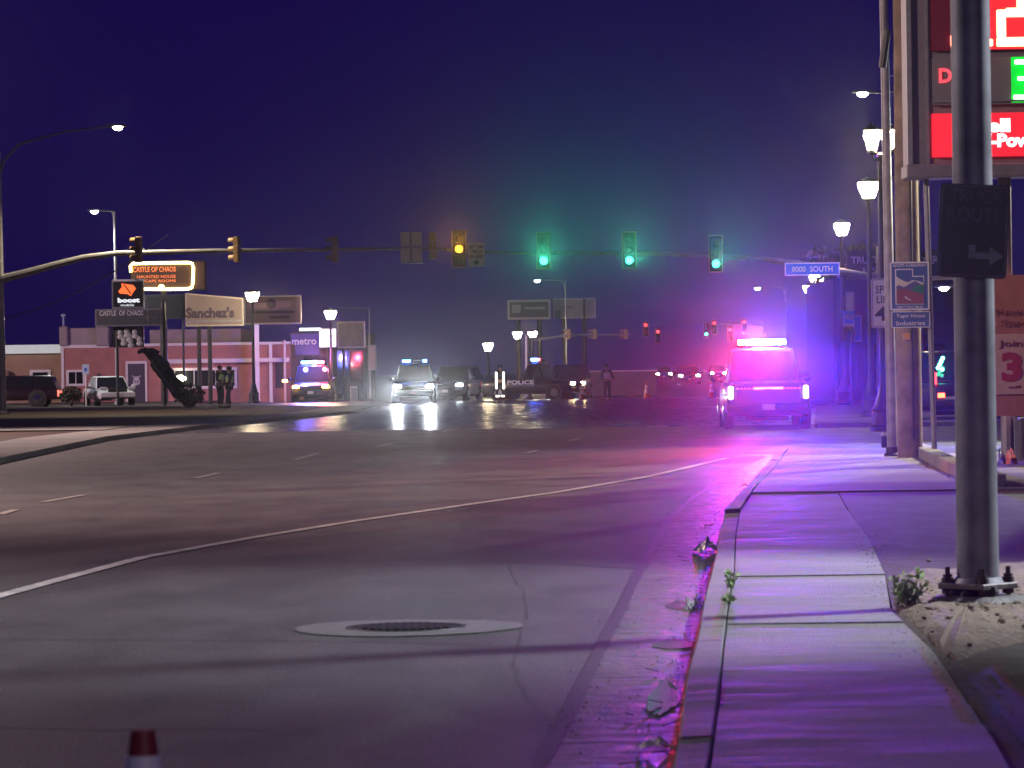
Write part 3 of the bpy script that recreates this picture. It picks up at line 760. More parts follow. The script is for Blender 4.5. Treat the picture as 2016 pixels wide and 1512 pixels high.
def vehicle(name, label, cat, loc, rz, kind='suv', body=BLK, group=None, L=5.0, Wd=1.95, H=1.8, front=None, rear=None, bar=None, front_plate=True):
    """local +Y is the front; front/rear are lamp materials"""
    t = thing(name, label, cat, loc, rz, group)
    hw = Wd / 2; zb = .32; zs = H * .56; hl = L / 2
    pk = kind == 'pickup'
    def sec(y, k, zt, zbo):
        a = hw * k
        return [(-a * .90, y, zbo), (-a, y, zbo + .14), (-a * 1.0, y, (zbo + zt) / 2 + .05), (-a * .97, y, zt - .09), (-a * .90, y, zt), (a * .90, y, zt), (a * .97, y, zt - .09), (a, y, (zbo + zt) / 2 + .05), (a, y, zbo + .14), (a * .90, y, zbo)]
    hood = zs - (.02 if kind != 'sedan' else .06)
    fr = [sec(-hl, .90, zs - .05, zb + .1), sec(-hl + .06, .965, zs, zb + .02), sec(-hl + .5, 1, zs + .01, zb), sec(-.3, 1, zs + .01, zb - .02), sec(hl * .36, 1, zs, zb - .02), sec(hl - .75, .99, hood - .04, zb), sec(hl - .22, .96, hood - .10, zb), sec(hl - .03, .90, hood - .2, zb + .06)]
    MB().loft(fr).build('body', body, t, local=True, smooth=40)
    # cabin
    if pk: y = (-hl * .12, hl * .40, hl * .02 - .02, hl * .22)
    elif kind == 'sedan': y = (-hl * .74, hl * .42, -hl * .38, hl * .12)
    else: y = (-hl * .97, hl * .44, -hl * .84, hl * .16)
    a, b = hw * .90, hw * .74
    zr = H - .03
    bot = [(-a, y[0], zs), (a, y[0], zs), (a, y[1], zs - .02), (-a, y[1], zs - .02)]
    top = [(-b, y[2], zr), (b, y[2], zr), (b, y[3], zr), (-b, y[3], zr)]
    MB().loft([bot, top, [(-b * .86, y[2] + .12, H), (b * .86, y[2] + .12, H), (b * .86, y[3] - .12, H), (-b * .86, y[3] - .12, H)]]).build('cabin', body, t, local=True, smooth=40, bevel=.03)
    def pane(name, q, mg=.07, off=.012):
        q = [Vector(v) for v in q]; c = sum(q, Vector()) / 4
        nrm = (q[1] - q[0]).cross(q[2] - q[0]).normalized()
        if nrm.dot(c - Vector((0, (y[0] + y[1]) / 2, (zs + H) / 2))) < 0: nrm = -nrm
        i = []
        for k in range(4):
            e1 = (q[(k + 1) % 4] - q[k]).normalized(); e2 = (q[k - 1] - q[k]).normalized()
            i.append(q[k] + (e1 + e2) * mg)
        vs = [tuple(v + nrm * off) for v in i] + [tuple(v - nrm * .02) for v in i]
        MB().add(vs, [(0, 1, 2, 3), (4, 7, 6, 5)] + [(k, 4 + k, 4 + (k + 1) % 4, (k + 1) % 4) for k in range(4)]).build(name, GLASS, t, local=True, smooth=0)
    pane('rear_window', [bot[0], bot[1], top[1], top[0]]); pane('windscreen', [bot[3], bot[2], top[2], top[3]], .06)
    for s in (0, 1):
        B0, B1, T0, T1 = (bot[0], bot[3], top[0], top[3]) if s == 0 else (bot[1], bot[2], top[1], top[2])
        B0, B1, T0, T1 = map(Vector, (B0, B1, T0, T1))
        for f0, f1 in (((0, .5),  (.5, 1)) if pk or kind == 'sedan' else ((0, .33), (.33, .66), (.66, 1))):
            pane('side_window', [B0.lerp(B1, f0), B0.lerp(B1, f1), T0.lerp(T1, f1), T0.lerp(T1, f0)], .05)
    if pk:   # load bed: dark opening with rails and the tailgate skin
        MB().box((0, -hl * .55, zs + .015), (Wd * .78, hl * .76, .02)).build('bed_cover', TRIM, t, local=True)
        MB().box((0, -hl - .012, zs - .27), (Wd * .76, .03, .46)).build('tailgate', body, t, local=True, bevel=.012)
        MB().box((0, -hl - .035, zs - .14), (.24, .025, .06)).build('tailgate_handle', TRIM, t, local=True)
    # bumpers
    MB().box((0, -hl - .03, zb + .20), (Wd * .94, .16, .20)).build('rear_bumper', TRIM, t, local=True, bevel=.03)
    MB().box((0, hl + .0, zb + .18), (Wd * .92, .16, .26)).build('front_bumper', TRIM if body is not WHT else body, t, local=True, bevel=.04)
    MB().box((0, hl - .01, zb + .42), (Wd * .50, .06, .20)).build('grille', TRIM, t, local=True, bevel=.02)
    # lamps
    zl = zb + .50
    for s in (-1, 1):
        MB().box((s * hw * .74, hl - .05, zl), (.34, .14, .15)).build('headlight', front or HEADD, t, local=True, bevel=.03)
        zq = zs - .22
        MB().box((s * hw * .88, -hl - .0, zq), (.12, .12, .32)).build('tail_light', rear or TAILOFF, t, local=True, bevel=.03)
        m = MB().ball((s * (hw + .13), hl * .34, zs + .12), .12, 10, 6, (1, .55, .8)); m.bar((s * (hw - .06), hl * .34, zs + .03), (s * (hw + .08), hl * .34, zs + .08), .03, n=6)
        m.build('mirror', body, t, local=True)
        for yy in (hl - .95, -hl + 1.0):
            rw = .37 if kind != 'sedan' else .33
            ar = MB().bar((s * (hw - .2), yy, rw), (s * (hw + .008), yy, rw), rw + .07, n=24)
            ar.build('wheel_arch', TRIM, t, local=True)
            wh = MB().lathe([(rw - .05, -.12), (rw, -.08), (rw, .08), (rw - .05, .12)], n=22); wh.v = [(s * (hw - .09) + v[2], yy + v[0], rw + v[1]) for v in wh.v]
            w_ = wh.build('wheel', RUBBER, t, local=True)
            rm = MB().lathe([(rw * .62, -.02), (rw * .58, .02), (rw * .2, .035)], n=14); rm.v = [(s * (hw + .02) + s * v[2], yy + v[0], rw + v[1]) for v in rm.v]
            rm.build('rim', CHR if body is not BLK else STEEL, w_, local=True)
            for k in range(5):
                an = k * 2 * math.pi / 5
                pass
    MB().box((0, -hl - .075 if not pk else -hl - .118, zs - .42 if not pk else zb + .22), (.31, .015, .15)).build('number_plate', PLATE, t, local=True)
    if front_plate: MB().box((0, hl + .09, zb + .2), (.31, .015, .15)).build('number_plate', PLATE, t, local=True)
    MB().bar((-hw * .5, -hl + .7, zb - .06), (hw * .5, -hl + .7, zb - .06), .05, n=8).build('rear_axle', TRIM, t, local=True)
    if bar:
        yb = (y[2] + y[3]) / 2 + (0 if pk else .3)
        lb = MB().box((0, yb, H + .055), (1.24, .30, .05)); lb.build('lightbar_base', TRIM, t, local=True, bevel=.015)
        n = len(bar)
        for k, m in enumerate(bar):
            x = -.6 + 1.2 * (k + .5) / n
            for s in (-1, 1):
                MB().box((x, yb + s * .075, H + .148), (1.2 / n - .012, .14, .13)).build('lightbar_module', m, t, local=True, bevel=.012)
        for s in (-1, 1): MB().box((s * .5, yb, H + .02), (.06, .2, .05)).build('lightbar_foot', TRIM, t, local=True)
    return t
def vloc(px, py, D=None):
    g = G(px, py); return (g.x, g.y, 0)
# the police pickup at the kerb, seen from behind
g = G(1520, 845); D = g.y
police = vehicle('police_truck', 'dark police pickup seen from behind at the right kerb with blazing red and blue lightbar', 'police truck', (g.x, g.y + 2.95, 0), R(-1.5), 'pickup', GREY, L=5.9, Wd=2.06, H=1.98,
                 rear=TAILW, bar=[BARR, BARR, BARW, BARW, BARW, BARB, BARB])
t = police
mb = MB()
for k in range(17):
    if abs(k - 8) > 3: mb.box((-.74 + 1.48 * k / 16, -2.99, .985), (.045, .02, .022))
mb.build('led_strip', emi('red_led', (1, .04, .10), 9), t, local=True)
MB().box((0, -2.99, .99), (.72, .02, .06)).build('brake_bar', emi('brake_bar_on', (1, .13, .08), 6, True), t, local=True, bevel=.012)
MB().box((0, .42, 1.99), (.5, .06, .05)).build('cab_lamp', TAILON, t, local=True)
yb = .36
for x, c, p in ((-.25, (1, .01, .07), LBP * .36), (.25, (.05, .03, 1), LBP * 1.5)):
    spot(t, 'lightbar_beam', (x, yb - .45, 2.12), (x + (-5 if x < 0 else 3), yb - 60, 2.12 - 3.1), p, c, 6.4, 1.0, .12, local=True, sc=(3.2, 1, 1))
# near field flare of the lightbar
for x, c, p in ((-.42, (1, .015, .10), 5200), (.42, (.05, .035, 1), 19000)):
    spot(t, 'lightbar_flare', (x, yb - .45, 2.16), (x - (6 if x < 0 else 0), yb - 60, 2.16 + 14), p, c, 54, 1, .1, local=True)

spot(t, 'core_flare', (0, yb - .45, 2.16), (-6, yb - 60, 2.16 + 2.4), 2200, (1, .85, 1), 14, 1, .15, local=True)  # extra white spot added for the bright core of the glare
# far left patrol vehicle with amber lamps
D = 186; g = W(613, 793, D); B5 = [BARB, BARB, BARB, BARW, BARR, BARR]
v1 = vehicle('police_car', 'police pickup with blue and red lightbar and two amber lamps beside the pink building', 'police car', (g.x, g.y + 2, 0), R(180), 'pickup', GREY, 'police vehicles in the crossing', H=1.95, Wd=2.1, front=AMBL, bar=B5[::-1])
MB().box((1.35, 2.2, 1.15), (.25, .1, .12)).build('side_marker', AMBL, v1, local=True)
point(v1, 'lightbar_spill', (.4, 1.2, 2.5), 1300, (.22, .16, 1), .1, local=True); point(v1, 'lightbar_spill', (-.6, 1.2, 2.5), 500, (1, .08, .2), .1, local=True)
# the two with white headlamps, facing us
D = 172; g = W(815, 796, D)
v2 = vehicle('police_car', 'police vehicle with dazzling white headlamps facing us in the crossing', 'police car', (g.x, g.y + 2.5, 0), R(180), 'pickup', BLK, 'police vehicles in the crossing', H=1.9, Wd=2.1, front=HEADL, bar=[BARBd, BARO, BARO, BARO, BARBd, BARBd])
for s in (-1, 1):
    spot(v2, 'headlamp_beam', (s * .78, 2.62, .88), (s * 1.0, 60, -.5), HLP, (.86, .95, 1), 6, 1.0, .10, local=True); spot(v2, 'headlamp_flare', (s * .78, 2.62, .9), (s * .9, 60, 8), 1600, (.86, .95, 1), 36, 1.0, .1, local=True)
D = 174; g = W(868, 780, D)
lm = vehicle('parked_car', 'dark car with one small white lamp just right of the dazzling headlamps', 'car', (g.x + .6, g.y + 10, 0), R(168), 'suv', BLK, 'dark cars in the crossing', front=emi('small_lamp_on', (.8, .95, 1), 40))
# black police vehicle side on, nose to the right
D = 180; g = W(1050, 790, D)
v3 = vehicle('police_car', 'black police vehicle seen from its side, nose to the right, mid crossing', 'police car', (g.x, g.y + 1, 0), R(-112), 'pickup', BLK, 'police vehicles in the crossing', H=1.9, front=emi('warm_lamp_on', (1, .72, .35), 90), bar=[BARO, BARO, BARO, BARRd, BARBd, BARB])
# word on its near side (local +X side faces the camera)
o = text('POLICE', 'lettering', v3, -1.0, .80, .45, 1.02, 0, LTR, True, .03)
for vtx in o.data.vertices: vtx.co = (1.0 + (.012 if vtx.co.y < .001 else 0.0), vtx.co.x + 0.0, vtx.co.z)
spot(v3, 'headlamp_beam', (.7, 2.62, .9), (8, 40, 0), 300, (1, .8, .5), 40, 1, .1, local=True)
D = 186; g = W(1122, 789, D)
v4 = vehicle('parked_car', 'dark car with a single white headlamp lit right of the black police vehicle', 'car', (g.x, g.y + 2, 0), R(172), 'suv', BLK, 'dark cars in the crossing', front=emi('dim_headlamp', (.85, .95, 1), 45))
# oncoming pair far up the road
for (px, py, D, lab) in ((1355, 753, 330, 'far oncoming car with two white headlamps right of the officer'), (1306, 746, 460, 'farther oncoming car with small white lamps nearer the officer'), (1412, 745, 460, 'far car with lamps just left of the parked police pickup')):
    g = W(px, py, D); vehicle('oncoming_car', lab, 'car', (g.x, g.y, 0), R(180), 'suv', BLK, 'far oncoming cars', front=HEADL, Wd=2.2)
# left lot
D = 170; g = W(20, 806, D)
vehicle('parked_car', 'dark maroon sport utility vehicle parked before the tan building at the far left', 'car', (g.x, g.y + 1, KT), R(90), 'suv', MAR, 'cars in the left lot', L=4.6, H=1.5, rear=emi('tail_faint', (1, .15, .1), 2.5))
D = 171; g = W(204, 803, D)
vehicle('parked_car', 'white car parked nose toward the road in front of the pink building', 'car', (g.x, g.y + 2.4, KT), R(196), 'sedan', WHT, 'cars in the left lot', H=1.42, Wd=1.85)
# right lot
D = 90; g = W(1893, 838, D)
va = vehicle('parked_car', 'dark sport utility vehicle with a red glowing tail lamp behind the thick pole', 'car', (g.x, g.y + 2.4, 0), R(-6), 'suv', BLK, 'cars in the right lot', H=1.85, Wd=2.0, rear=TAILON)
GL = emi('green_reflection_glow', (.1, 1, .6), 20)  # glowing beads stand in for green reflections on the car
for k, (x, z) in enumerate([(-.98, 1.52), (-1.0, 1.38), (-.96, 1.44), (-.2, 1.66), (-.24, 1.58), (-.28, 1.50), (-.32, 1.42), (-.22, 1.38)]):
    MB().ball((x, -2.52, z), .05, 8, 5).build('green_glint', GL, va, local=True)
MB().box((-.25, -2.55, .72), (.18, .05, .12)).build('reflector', emi('red_reflector_glow', (1, .10, .03), 8), va, local=True)  # reflector given a glow of its own
MB().box((-.42, -2.55, 1.15), (.12, .05, .30)).build('inner_tail_light', TAILON, va, local=True)

# ================================================================== people
SKIN = mat('skin', (.38, .22, .16), .6); CLOTH = mat('dark_uniform', (.018, .019, .028), .85, var=.3); VEST = mat('hi_vis_vest', (.45, .80, .25), .7, emit=(.4, .8, .25), strength=0.0); HAIR = mat('dark_hair', (.02, .015, .012), .7); BOOT = mat('black_boot', (.012, .012, .012), .5)
REFL = mat('reflective_tape', (.80, .80, .72), .4)
def skin_mesh(name, nodes, edges, m, parent, lev=1):
    me = bpy.data.meshes.new(name); idx = {k: i for i, k in enumerate(nodes)}
    me.from_pydata([v[0] for v in nodes.values()], [(idx[a], idx[b]) for a, b in edges], [])
    o = bpy.data.objects.new(name, me); COL.objects.link(o)
    o.modifiers.new('s', 'SKIN'); sd = o.modifiers.new('d', 'SUBSURF'); sd.levels = sd.render_levels = lev
    for i, v in enumerate(nodes.values()):
        r = v[1] if isinstance(v[1], tuple) else (v[1], v[1]); me.skin_vertices[0].data[i].radius = r
    me.skin_vertices[0].data[0].use_root = True
    dg = bpy.context.evaluated_depsgraph_get(); me2 = bpy.data.meshes.new_from_object(o.evaluated_get(dg)); me2.name = name
    o.modifiers.clear(); o.data = me2; me2.materials.clear(); me2.materials.append(m); me2.shade_smooth()
    bpy.data.meshes.remove(me)
    o.parent = parent
    return o
def person(label, loc, rz, H=1.78, armL=((-.20, .02, 1.12), (-.10, .16, 1.10)), armR=((.24, -.02, 1.12), (.24, .06, .88)), legL=(-.12, .0), legR=(.12, 0), vest=None, cap=False, stripes=False):
    """local -Y is the way the person faces"""
    t = thing('person', label, 'person', loc, rz, 'people on foot in the crossing'); k = H / 1.78
    P = lambda x, y, z: (x * k, -y * k, z * k)
    lk, rk = (legL[0] * .95, legL[1] * .5 + .04, .50), (legR[0] * .95, legR[1] * .5 + .04, .50)
    la, ra = (legL[0], legL[1], .08), (legR[0], legR[1], .08)
    n = {'pel': (P(0, 0, .95), .13), 'sp': (P(0, -.01, 1.15), (.135, .10)), 'ch': (P(0, -.01, 1.36), (.16, .115)), 'nk': (P(0, 0, 1.50), .058), 'hd': (P(0, .015, 1.62), (.085, .10)), 'tp': (P(0, .01, 1.72), (.065, .08)),
         'sl': (P(-.19, 0, 1.43), .062), 'el': (P(*armL[0]), .045), 'wl': (P(*armL[1]), .032), 'sr': (P(.19, 0, 1.43), .062), 'er': (P(*armR[0]), .045), 'wr': (P(*armR[1]), .032),
         'hl': (P(-.095, 0, .88), .088), 'kl': (P(*lk), .058), 'al': (P(*la), .04), 'tl': (P(la[0], la[1] + .15, .035), .035), 'hr': (P(.095, 0, .88), .088), 'kr': (P(*rk), .058), 'ar': (P(*ra), .04), 'tr': (P(ra[0], ra[1] + .15, .035), .035)}
    e = [('pel', 'sp'), ('sp', 'ch'), ('ch', 'nk'), ('nk', 'hd'), ('hd', 'tp'), ('ch', 'sl'), ('sl', 'el'), ('el', 'wl'), ('ch', 'sr'), ('sr', 'er'), ('er', 'wr'), ('pel', 'hl'), ('hl', 'kl'), ('kl', 'al'), ('al', 'tl'), ('pel', 'hr'), ('hr', 'kr'), ('kr', 'ar'), ('ar', 'tr')]
    for s, a in (('l', armL), ('r', armR)):
        d = (Vector(a[1]) - Vector(a[0])).normalized(); sd = d.cross(Vector((0, 0, 1)));  sd = sd.normalized() if sd.length > .1 else Vector((1, 0, 0)); w = Vector(a[1])
        pm = w + d * .07
        n['p' + s] = (P(*pm), (.036, .018)); e.append(('w' + s, 'p' + s))
        for q in range(4):
            b1 = pm + d * .03 + sd * (.018 * (q - 1.5)); b2 = b1 + d * (.05 + .012 * (q in (1, 2))) + Vector((0, 0, -.01))
            n[f'f{s}{q}'] = (P(*b1), .009); n[f'g{s}{q}'] = (P(*b2), .007); e += [('p' + s, f'f{s}{q}'), (f'f{s}{q}', f'g{s}{q}')]
        th = w + d * .03 + sd * -.04; n['t' + s + 'h'] = (P(*th), .01); e.append(('p' + s, 't' + s + 'h'))
    body = skin_mesh('body', n, e, SKIN, t)
    g = lambda q, r: (n[q][0], r)
    skin_mesh('jacket', {'sp': (P(0, -.01, 1.02), (.165, .125)), 'ch': g('ch', (.19, .14)), 'nk': (P(0, 0, 1.46), .085), 'sl': g('sl', .085), 'el': g('el', .064), 'wl': g('wl', .048), 'sr': g('sr', .085), 'er': g('er', .064), 'wr': g('wr', .048)},
              [('sp', 'ch'), ('ch', 'nk'), ('ch', 'sl'), ('sl', 'el'), ('el', 'wl'), ('ch', 'sr'), ('sr', 'er'), ('er', 'wr')], CLOTH, t)
    skin_mesh('trousers', {'pel': (P(0, 0, .97), (.16, .125)), 'hl': g('hl', .108), 'kl': g('kl', .078), 'al': (P(la[0], la[1], .12), .062), 'hr': g('hr', .108), 'kr': g('kr', .078), 'ar': (P(ra[0], ra[1], .12), .062)},
              [('pel', 'hl'), ('hl', 'kl'), ('kl', 'al'), ('pel', 'hr'), ('hr', 'kr'), ('kr', 'ar')], CLOTH, t)
    for q in (la, ra):
        skin_mesh('boot', {'a': (P(q[0], q[1], .13), .058), 'b': (P(q[0], q[1], .055), .058), 'c': (P(q[0], q[1] + .17, .045), .045)}, [('a', 'b'), ('b', 'c')], BOOT if not stripes else REFL, t)
    MB().ball(P(0, -.005, 1.69), .105 * k, 12, 7, (.92, 1.12, .95)).build('hair', HAIR, t, local=True)
    fc = MB().ball(P(0, .125, 1.60), .018 * k, 6, 4, (.8, 1.2, 1.4)); 
    for s in (-1, 1): fc.ball(P(s * .092, 0, 1.60), .024 * k, 6, 4, (.5, .8, 1.3))
    fc.build('face', SKIN, t, local=True)
    ey = MB()
    for s in (-1, 1): ey.ball(P(s * .035, .105, 1.635), .012 * k, 6, 4)
    ey.ball(P(0, .108, 1.555), .016 * k, 6, 3, (1.6, .5, .4)); ey.build('features', BOOT, t, local=True)
    if cap:
        c_ = MB().ball(P(0, 0, 1.72), .12 * k, 12, 6, (1, 1.1, .75)); c_.bar(P(0, .02, 1.70), P(0, .02, 1.715), .16 * k, n=14); c_.build('cap', CLOTH, t, local=True)
    if vest:
        v = skin_mesh('vest', {'a': (P(0, -.01, 1.04), (.225, .18)), 'b': (P(0, -.01, 1.22), (.225, .18)), 'c': g('ch', (.24, .185)), 'd': (P(0, -.01, 1.44), (.13, .12))}, [('a', 'b'), ('b', 'c'), ('c', 'd')], vest, t)
        tp = MB()
        for z in (1.12, 1.24):
            tp.lathe([(.215, z - .025), (.215, z + .025)], n=16)
        tp.v = [(a * k, b * .78 * k, c * k) for a, b, c in tp.v]; tp.build('reflective_tape', REFL, v, local=True)
    if stripes:
        for s in (-1, 1):
            MB().box(P(s * .17, .17, 1.05), (.085, .02, .78)).build('reflective_stripe', emi('glowing_tape', (1, .93, .75), 5), t, local=True)  # tape glows by itself in place of the light it throws back
            MB().box(P(s * .12, .15, .33), (.15, .02, .07)).build('ankle_tape', emi('glowing_tape', (1, .93, .75), 5), t, local=True)
    return t
D = 150
g = W(434, 808, D); person('officer in green hi-vis vest on the left of the pair before the pink building', (g.x, g.y, KT), R(55), 1.80, armL=((-.23, .04, 1.14), (-.12, .2, 1.12)), armR=((.23, .02, 1.13), (.12, .2, 1.12)), vest=VEST, legL=(-.13, .02), legR=(.12, -.02))
g = W(452, 809, D - .6); person('officer in green hi-vis vest on the right of the pair, foot stepped out', (g.x, g.y, KT), R(-75), 1.74, armL=((-.24, .05, 1.14), (-.14, .22, 1.10)), armR=((.24, .02, 1.12), (.2, .2, .98)), vest=VEST, legL=(-.12, -.06), legR=(.14, .16), cap=True)
D = 170
g = W(1195, 789, D); person('lone officer in pale vest standing in the crossing right of the cars', (g.x, g.y, 0), R(15), 1.76, armL=((-.25, .03, 1.13), (-.15, .18, 1.06)), armR=((.26, .06, 1.13), (.38, .16, 1.08)), vest=mat('pale_vest', (.55, .50, .55), .7))
D = 165
g = W(985, 796, D); person('person with two bright reflective stripes down the front, standing in the crossing', (g.x, g.y, 0), R(0), 1.80, legL=(-.16, 0), legR=(.16, 0), stripes=True)
# ================================================================== left side buildings and signs
STUC = mat('pink_stucco', (.40, .17, .15), .85, var=.12, vscale=1.5, bump=.3, bscale=30)
STUC2 = mat('grey_stucco', (.33, .27, .27), .85, var=.12, vscale=1.2, bump=.3, bscale=30)
TAN = mat('tan_stucco', (.34, .22, .15), .85, var=.12, vscale=1.2, bump=.3, bscale=30)
TRIMW = mat('white_trim', (.72, .68, .66), .6, var=.06)
D = 196; s = PM(D)
def bx(mb, x0, y0, x1, y1, d0, d1, D=D):
    """box over a pixel rectangle at distance D, from D+d0 to D+d1"""
    a, b = W(x0, (y0 + y1) / 2, D), W(x1, (y0 + y1) / 2, D); c, e = W((x0 + x1) / 2, y0, D), W((x0 + x1) / 2, y1, D)
    z0, z1 = e.z, c.z
    return mb.box(((a.x + b.x) / 2, D + (d0 + d1) / 2, (z0 + z1) / 2), (b.x - a.x, d1 - d0, z1 - z0))
g = W(300, 798, D)
t = thing('pink_building', 'low pink stucco shop building with white trim and painted door on the left', 'building', (g.x, D, 0))
def bz(mb, x0, x1, ytop, d0, d1, z0=-.02, D=D):
    a, b, c = W(x0, ytop, D), W(x1, ytop, D), W((x0 + x1) / 2, ytop, D)
    return mb.box(((a.x + b.x) / 2, D + (d0 + d1) / 2, (c.z + z0) / 2), (b.x - a.x, d1 - d0, c.z - z0))
mb = MB(); bz(mb, 121, 572, 681, 0, 13); mb.build('wall', STUC, t)
mb = MB(); bx(mb, 120, 646, 196, 679, 0, 10); mb.build('parapet', STUC2, t)
for q_ in ((118, 643, 134, 681), (190, 643, 214, 681)): bx(MB(), *q_, -.35, .5).build('parapet_pier', STUC2, t, bevel=.05)
mb = MB(); bx(mb, 284, 647, 466, 680, 3, 11); mb.build('upper_storey', STUC2, t)
mb = MB(); bx(mb, 120, 679, 215, 685, -.14, .2); bx(mb, 285, 674.5, 572, 679.5, -.14, .2); mb.build('cornice', TRIMW, t)
mb = MB(); bx(mb, 322, 706, 570, 714, -.6, -.003); mb.build('belt_trim', TRIMW, t)
mb = MB(); bx(mb, 121, 681, 126.5, 800, -.08, -.003); bx(mb, 503, 714, 508, 798, -.05, -.003); mb.build('corner_trim', TRIMW, t)
def window(x0, y0, x1, y1, fr=4, mull=1, d=-.10):
    f = MB(); bx(f, x0, y0, x1, y0 + fr, d, -.003); bx(f, x0, y1 - fr, x1, y1, d, -.003); bx(f, x0, y0 + fr, x0 + fr, y1 - fr, d, -.003); bx(f, x1 - fr, y0 + fr, x1, y1 - fr, d, -.003)
    for k in range(mull):
        xm = x0 + (x1 - x0) * (k + 1) / (mull + 1); bx(f, xm - .7, y0 + fr, xm + .7, y1 - fr, d + .02, -.003)
    o = f.build('window', TRIMW, t); p = MB(); bx(p, x0 + fr, y0 + fr, x1 - fr, y1 - fr, -.04, -.006); p.build('pane', GLASS, o)
window(131, 728, 168, 760, 4.5, 1); window(340, 724, 467, 765, 5, 2)
mb = MB(); bx(mb, 248, 711, 252.5, 796, -.12, -.003); bx(mb, 286, 711, 290, 796, -.12, -.003); bx(mb, 252.5, 711, 286, 716, -.12, -.003); mb.build('door_frame', TRIMW, t)
mb = MB(); bx(mb, 252.7, 716.2, 285.8, 796, -.05, -.004); dr = mb.build('door', mat('dark_purple_door', (.05, .035, .07), .5), t)
SK = mat('skull_paint', (.55, .53, .55), .6)
c = W(269, 752, D); mb = MB(); mb.ball((c.x, c.y - .06, c.z), .20, 12, 8, (1, .15, .95)); mb.box((c.x, c.y - .07, c.z + .22), (.30, .03, .16)); mb.box((c.x - .2, c.y - .07, c.z + .32), (.08, .03, .06)); mb.box((c.x + .2, c.y - .07, c.z + .32), (.08, .03, .06)); mb.build('door_picture', SK, dr)
for dx in (-.07, .07): MB().ball((c.x + dx, c.y - .10, c.z + .02), .045, 8, 5, (1, .3, 1)).build('picture_eye', BLACKM, dr)
mb = MB(); bx(mb, 191, 735, 199, 753, -.12, -.003); mb.build('meter_box', mat('purple_box', (.10, .05, .08), .6), t)
mb = MB(); bx(mb, 121, 650, 124.5, 652, -.2, .2); c0 = W(126, 646, D); mb.bar((c0.x, D - .2, c0.z), (c0.x, D - .2, W(126, 622, D).z), .06, n=8); bx(mb, 122, 619, 130, 623, -.45, -.1); mb.build('vent_pipe', mat('blue_grey_pipe', (.30, .34, .45), .5, .3), t)
mb = MB(); bx(mb, 507.5, 640, 516, 797, -2.2, -1.9); mb.build('post', TRIMW, t)
mb = MB(); bx(mb, 531, 676, 537, 797, -.35, -.10); mb.build('pilaster', TRIMW, t)
mb = MB(); bx(mb, 562, 670, 565.5, 797, -1.2, -1.05); mb.build('post', ALU, t)
mb = MB(); bx(mb, 542, 715, 558, 764, -.05, -.004); mb.build('doorway', mat('dark_doorway', (.05, .03, .05), .6), t)
mb = MB(); c = W(357, 745, D); mb.ball((c.x, c.y - .28, c.z), .22, 10, 6, (1.3, .5, .8)); mb.build('window_lamp', emi('window_lamp_glow', (1, .92, .6), 40, True), t)
t2 = thing('tan_building', 'low tan building with lit white fascia at the far left', 'building', (W(60, 800, D).x, D, 0))
mb = MB(); bz(mb, -160, 120.3, 681, .6, 12); mb.build('wall', TAN, t2)
mb = MB(); bx(mb, -160, 680, 118, 697, .1, .58); mb.build('fascia', mat('glowing_white_fascia', (.70, .76, .72), .5, emit=(.75, 1, .9), strength=.22), t2)  # light on the fascia is put in as a faint glow
f = MB(); 
for q in ((56, 728, 98, 733), (56, 733, 62, 768), (92, 733, 98, 768)): bx(f, *q, .50, .597)
o = f.build('window', TRIMW, t2); p = MB(); bx(p, 62, 733, 92, 768, .54, .594); p.build('pane', GLASS, o)
mb = MB(); bx(mb, 58, 755, 96, 770, -.2, .3); mb.ball((W(8, 738, D).x, D, W(8, 738, D).z), .3, 8, 5); mb.build('wall_box', TAN, t2)

def sign_board(name, label, x0, y0, x1, y1, D, face, frame_m=None, depth=.25, yaw=0, posts=(), fw=.07, group=None, skew=0):
    c = W((x0 + x1) / 2, (y0 + y1) / 2, D); w, h = (x1 - x0) / PM(D), (y1 - y0) / PM(D)
    t = thing(name, label, 'sign', (c.x, c.y, 0), R(yaw), group)
    P = [(-w / 2, c.z - h / 2), (w / 2, c.z - h / 2), (w / 2, c.z + h / 2 - skew), (-w / 2, c.z + h / 2)]
    MB().plate(P, 0, depth).build('sign_box', frame_m or DKSTEEL, t, local=True)
    q = fw; P2 = [(P[0][0] + q, P[0][1] + q), (P[1][0] - q, P[1][1] + q), (P[2][0] - q, P[2][1] - q), (P[3][0] + q, P[3][1] - q)]
    MB().plate(P2, -.02, -.002).build('sign_face', face, t, local=True)
    for px, r, top in posts:
        x = W(px, y1, D).x - c.x; MB().bar((x, depth / 2, 0), (x, depth / 2, (c.z - h / 2 if top is None else top)), r, n=10).build('post', DKSTEEL, t, local=True)
    return t, c, w, h
def stx(t, c, s_, x0, y0, x1, y1, D, m, bold=.015):
    a, b = W(x0, y1, D), W(x1, y0, D); return text(s_, 'lettering', t, a.x - c.x, a.z, b.x - c.x, b.z, -.032, m, True, bold, .01)
ORG = emi('orange_logo', (1, .16, .04), 1.1); WLIT = emi('white_lit_letters', (.85, .95, 1), .9); SFB = mat('black_sign_face', (.012, .012, .016), .4); SFG = mat('charcoal_sign_face', (.07, .075, .085), .5)
D = 168
t, c, w, h = sign_board('phone_shop_sign', 'black sign with orange leaf-shaped logo and white word on the tall left pole', 220, 552, 283, 607, D, SFB, STEEL, posts=((229, .07, None),))
q = lambda pts: [(W(x, y, D).x - c.x, W(x, y, D).z) for x, y in pts]
MB().plate(q([(239, 558), (262, 561), (268, 568), (262, 576), (258, 583), (251, 579), (236, 578), (233, 574), (240, 565)]), -.045, -.021).build('logo', ORG, t, local=True)
MB().plate(q([(243, 560), (245, 559.5), (259, 578), (257, 579)]), -.06, -.046).build('logo_slash', SFB, t, local=True)
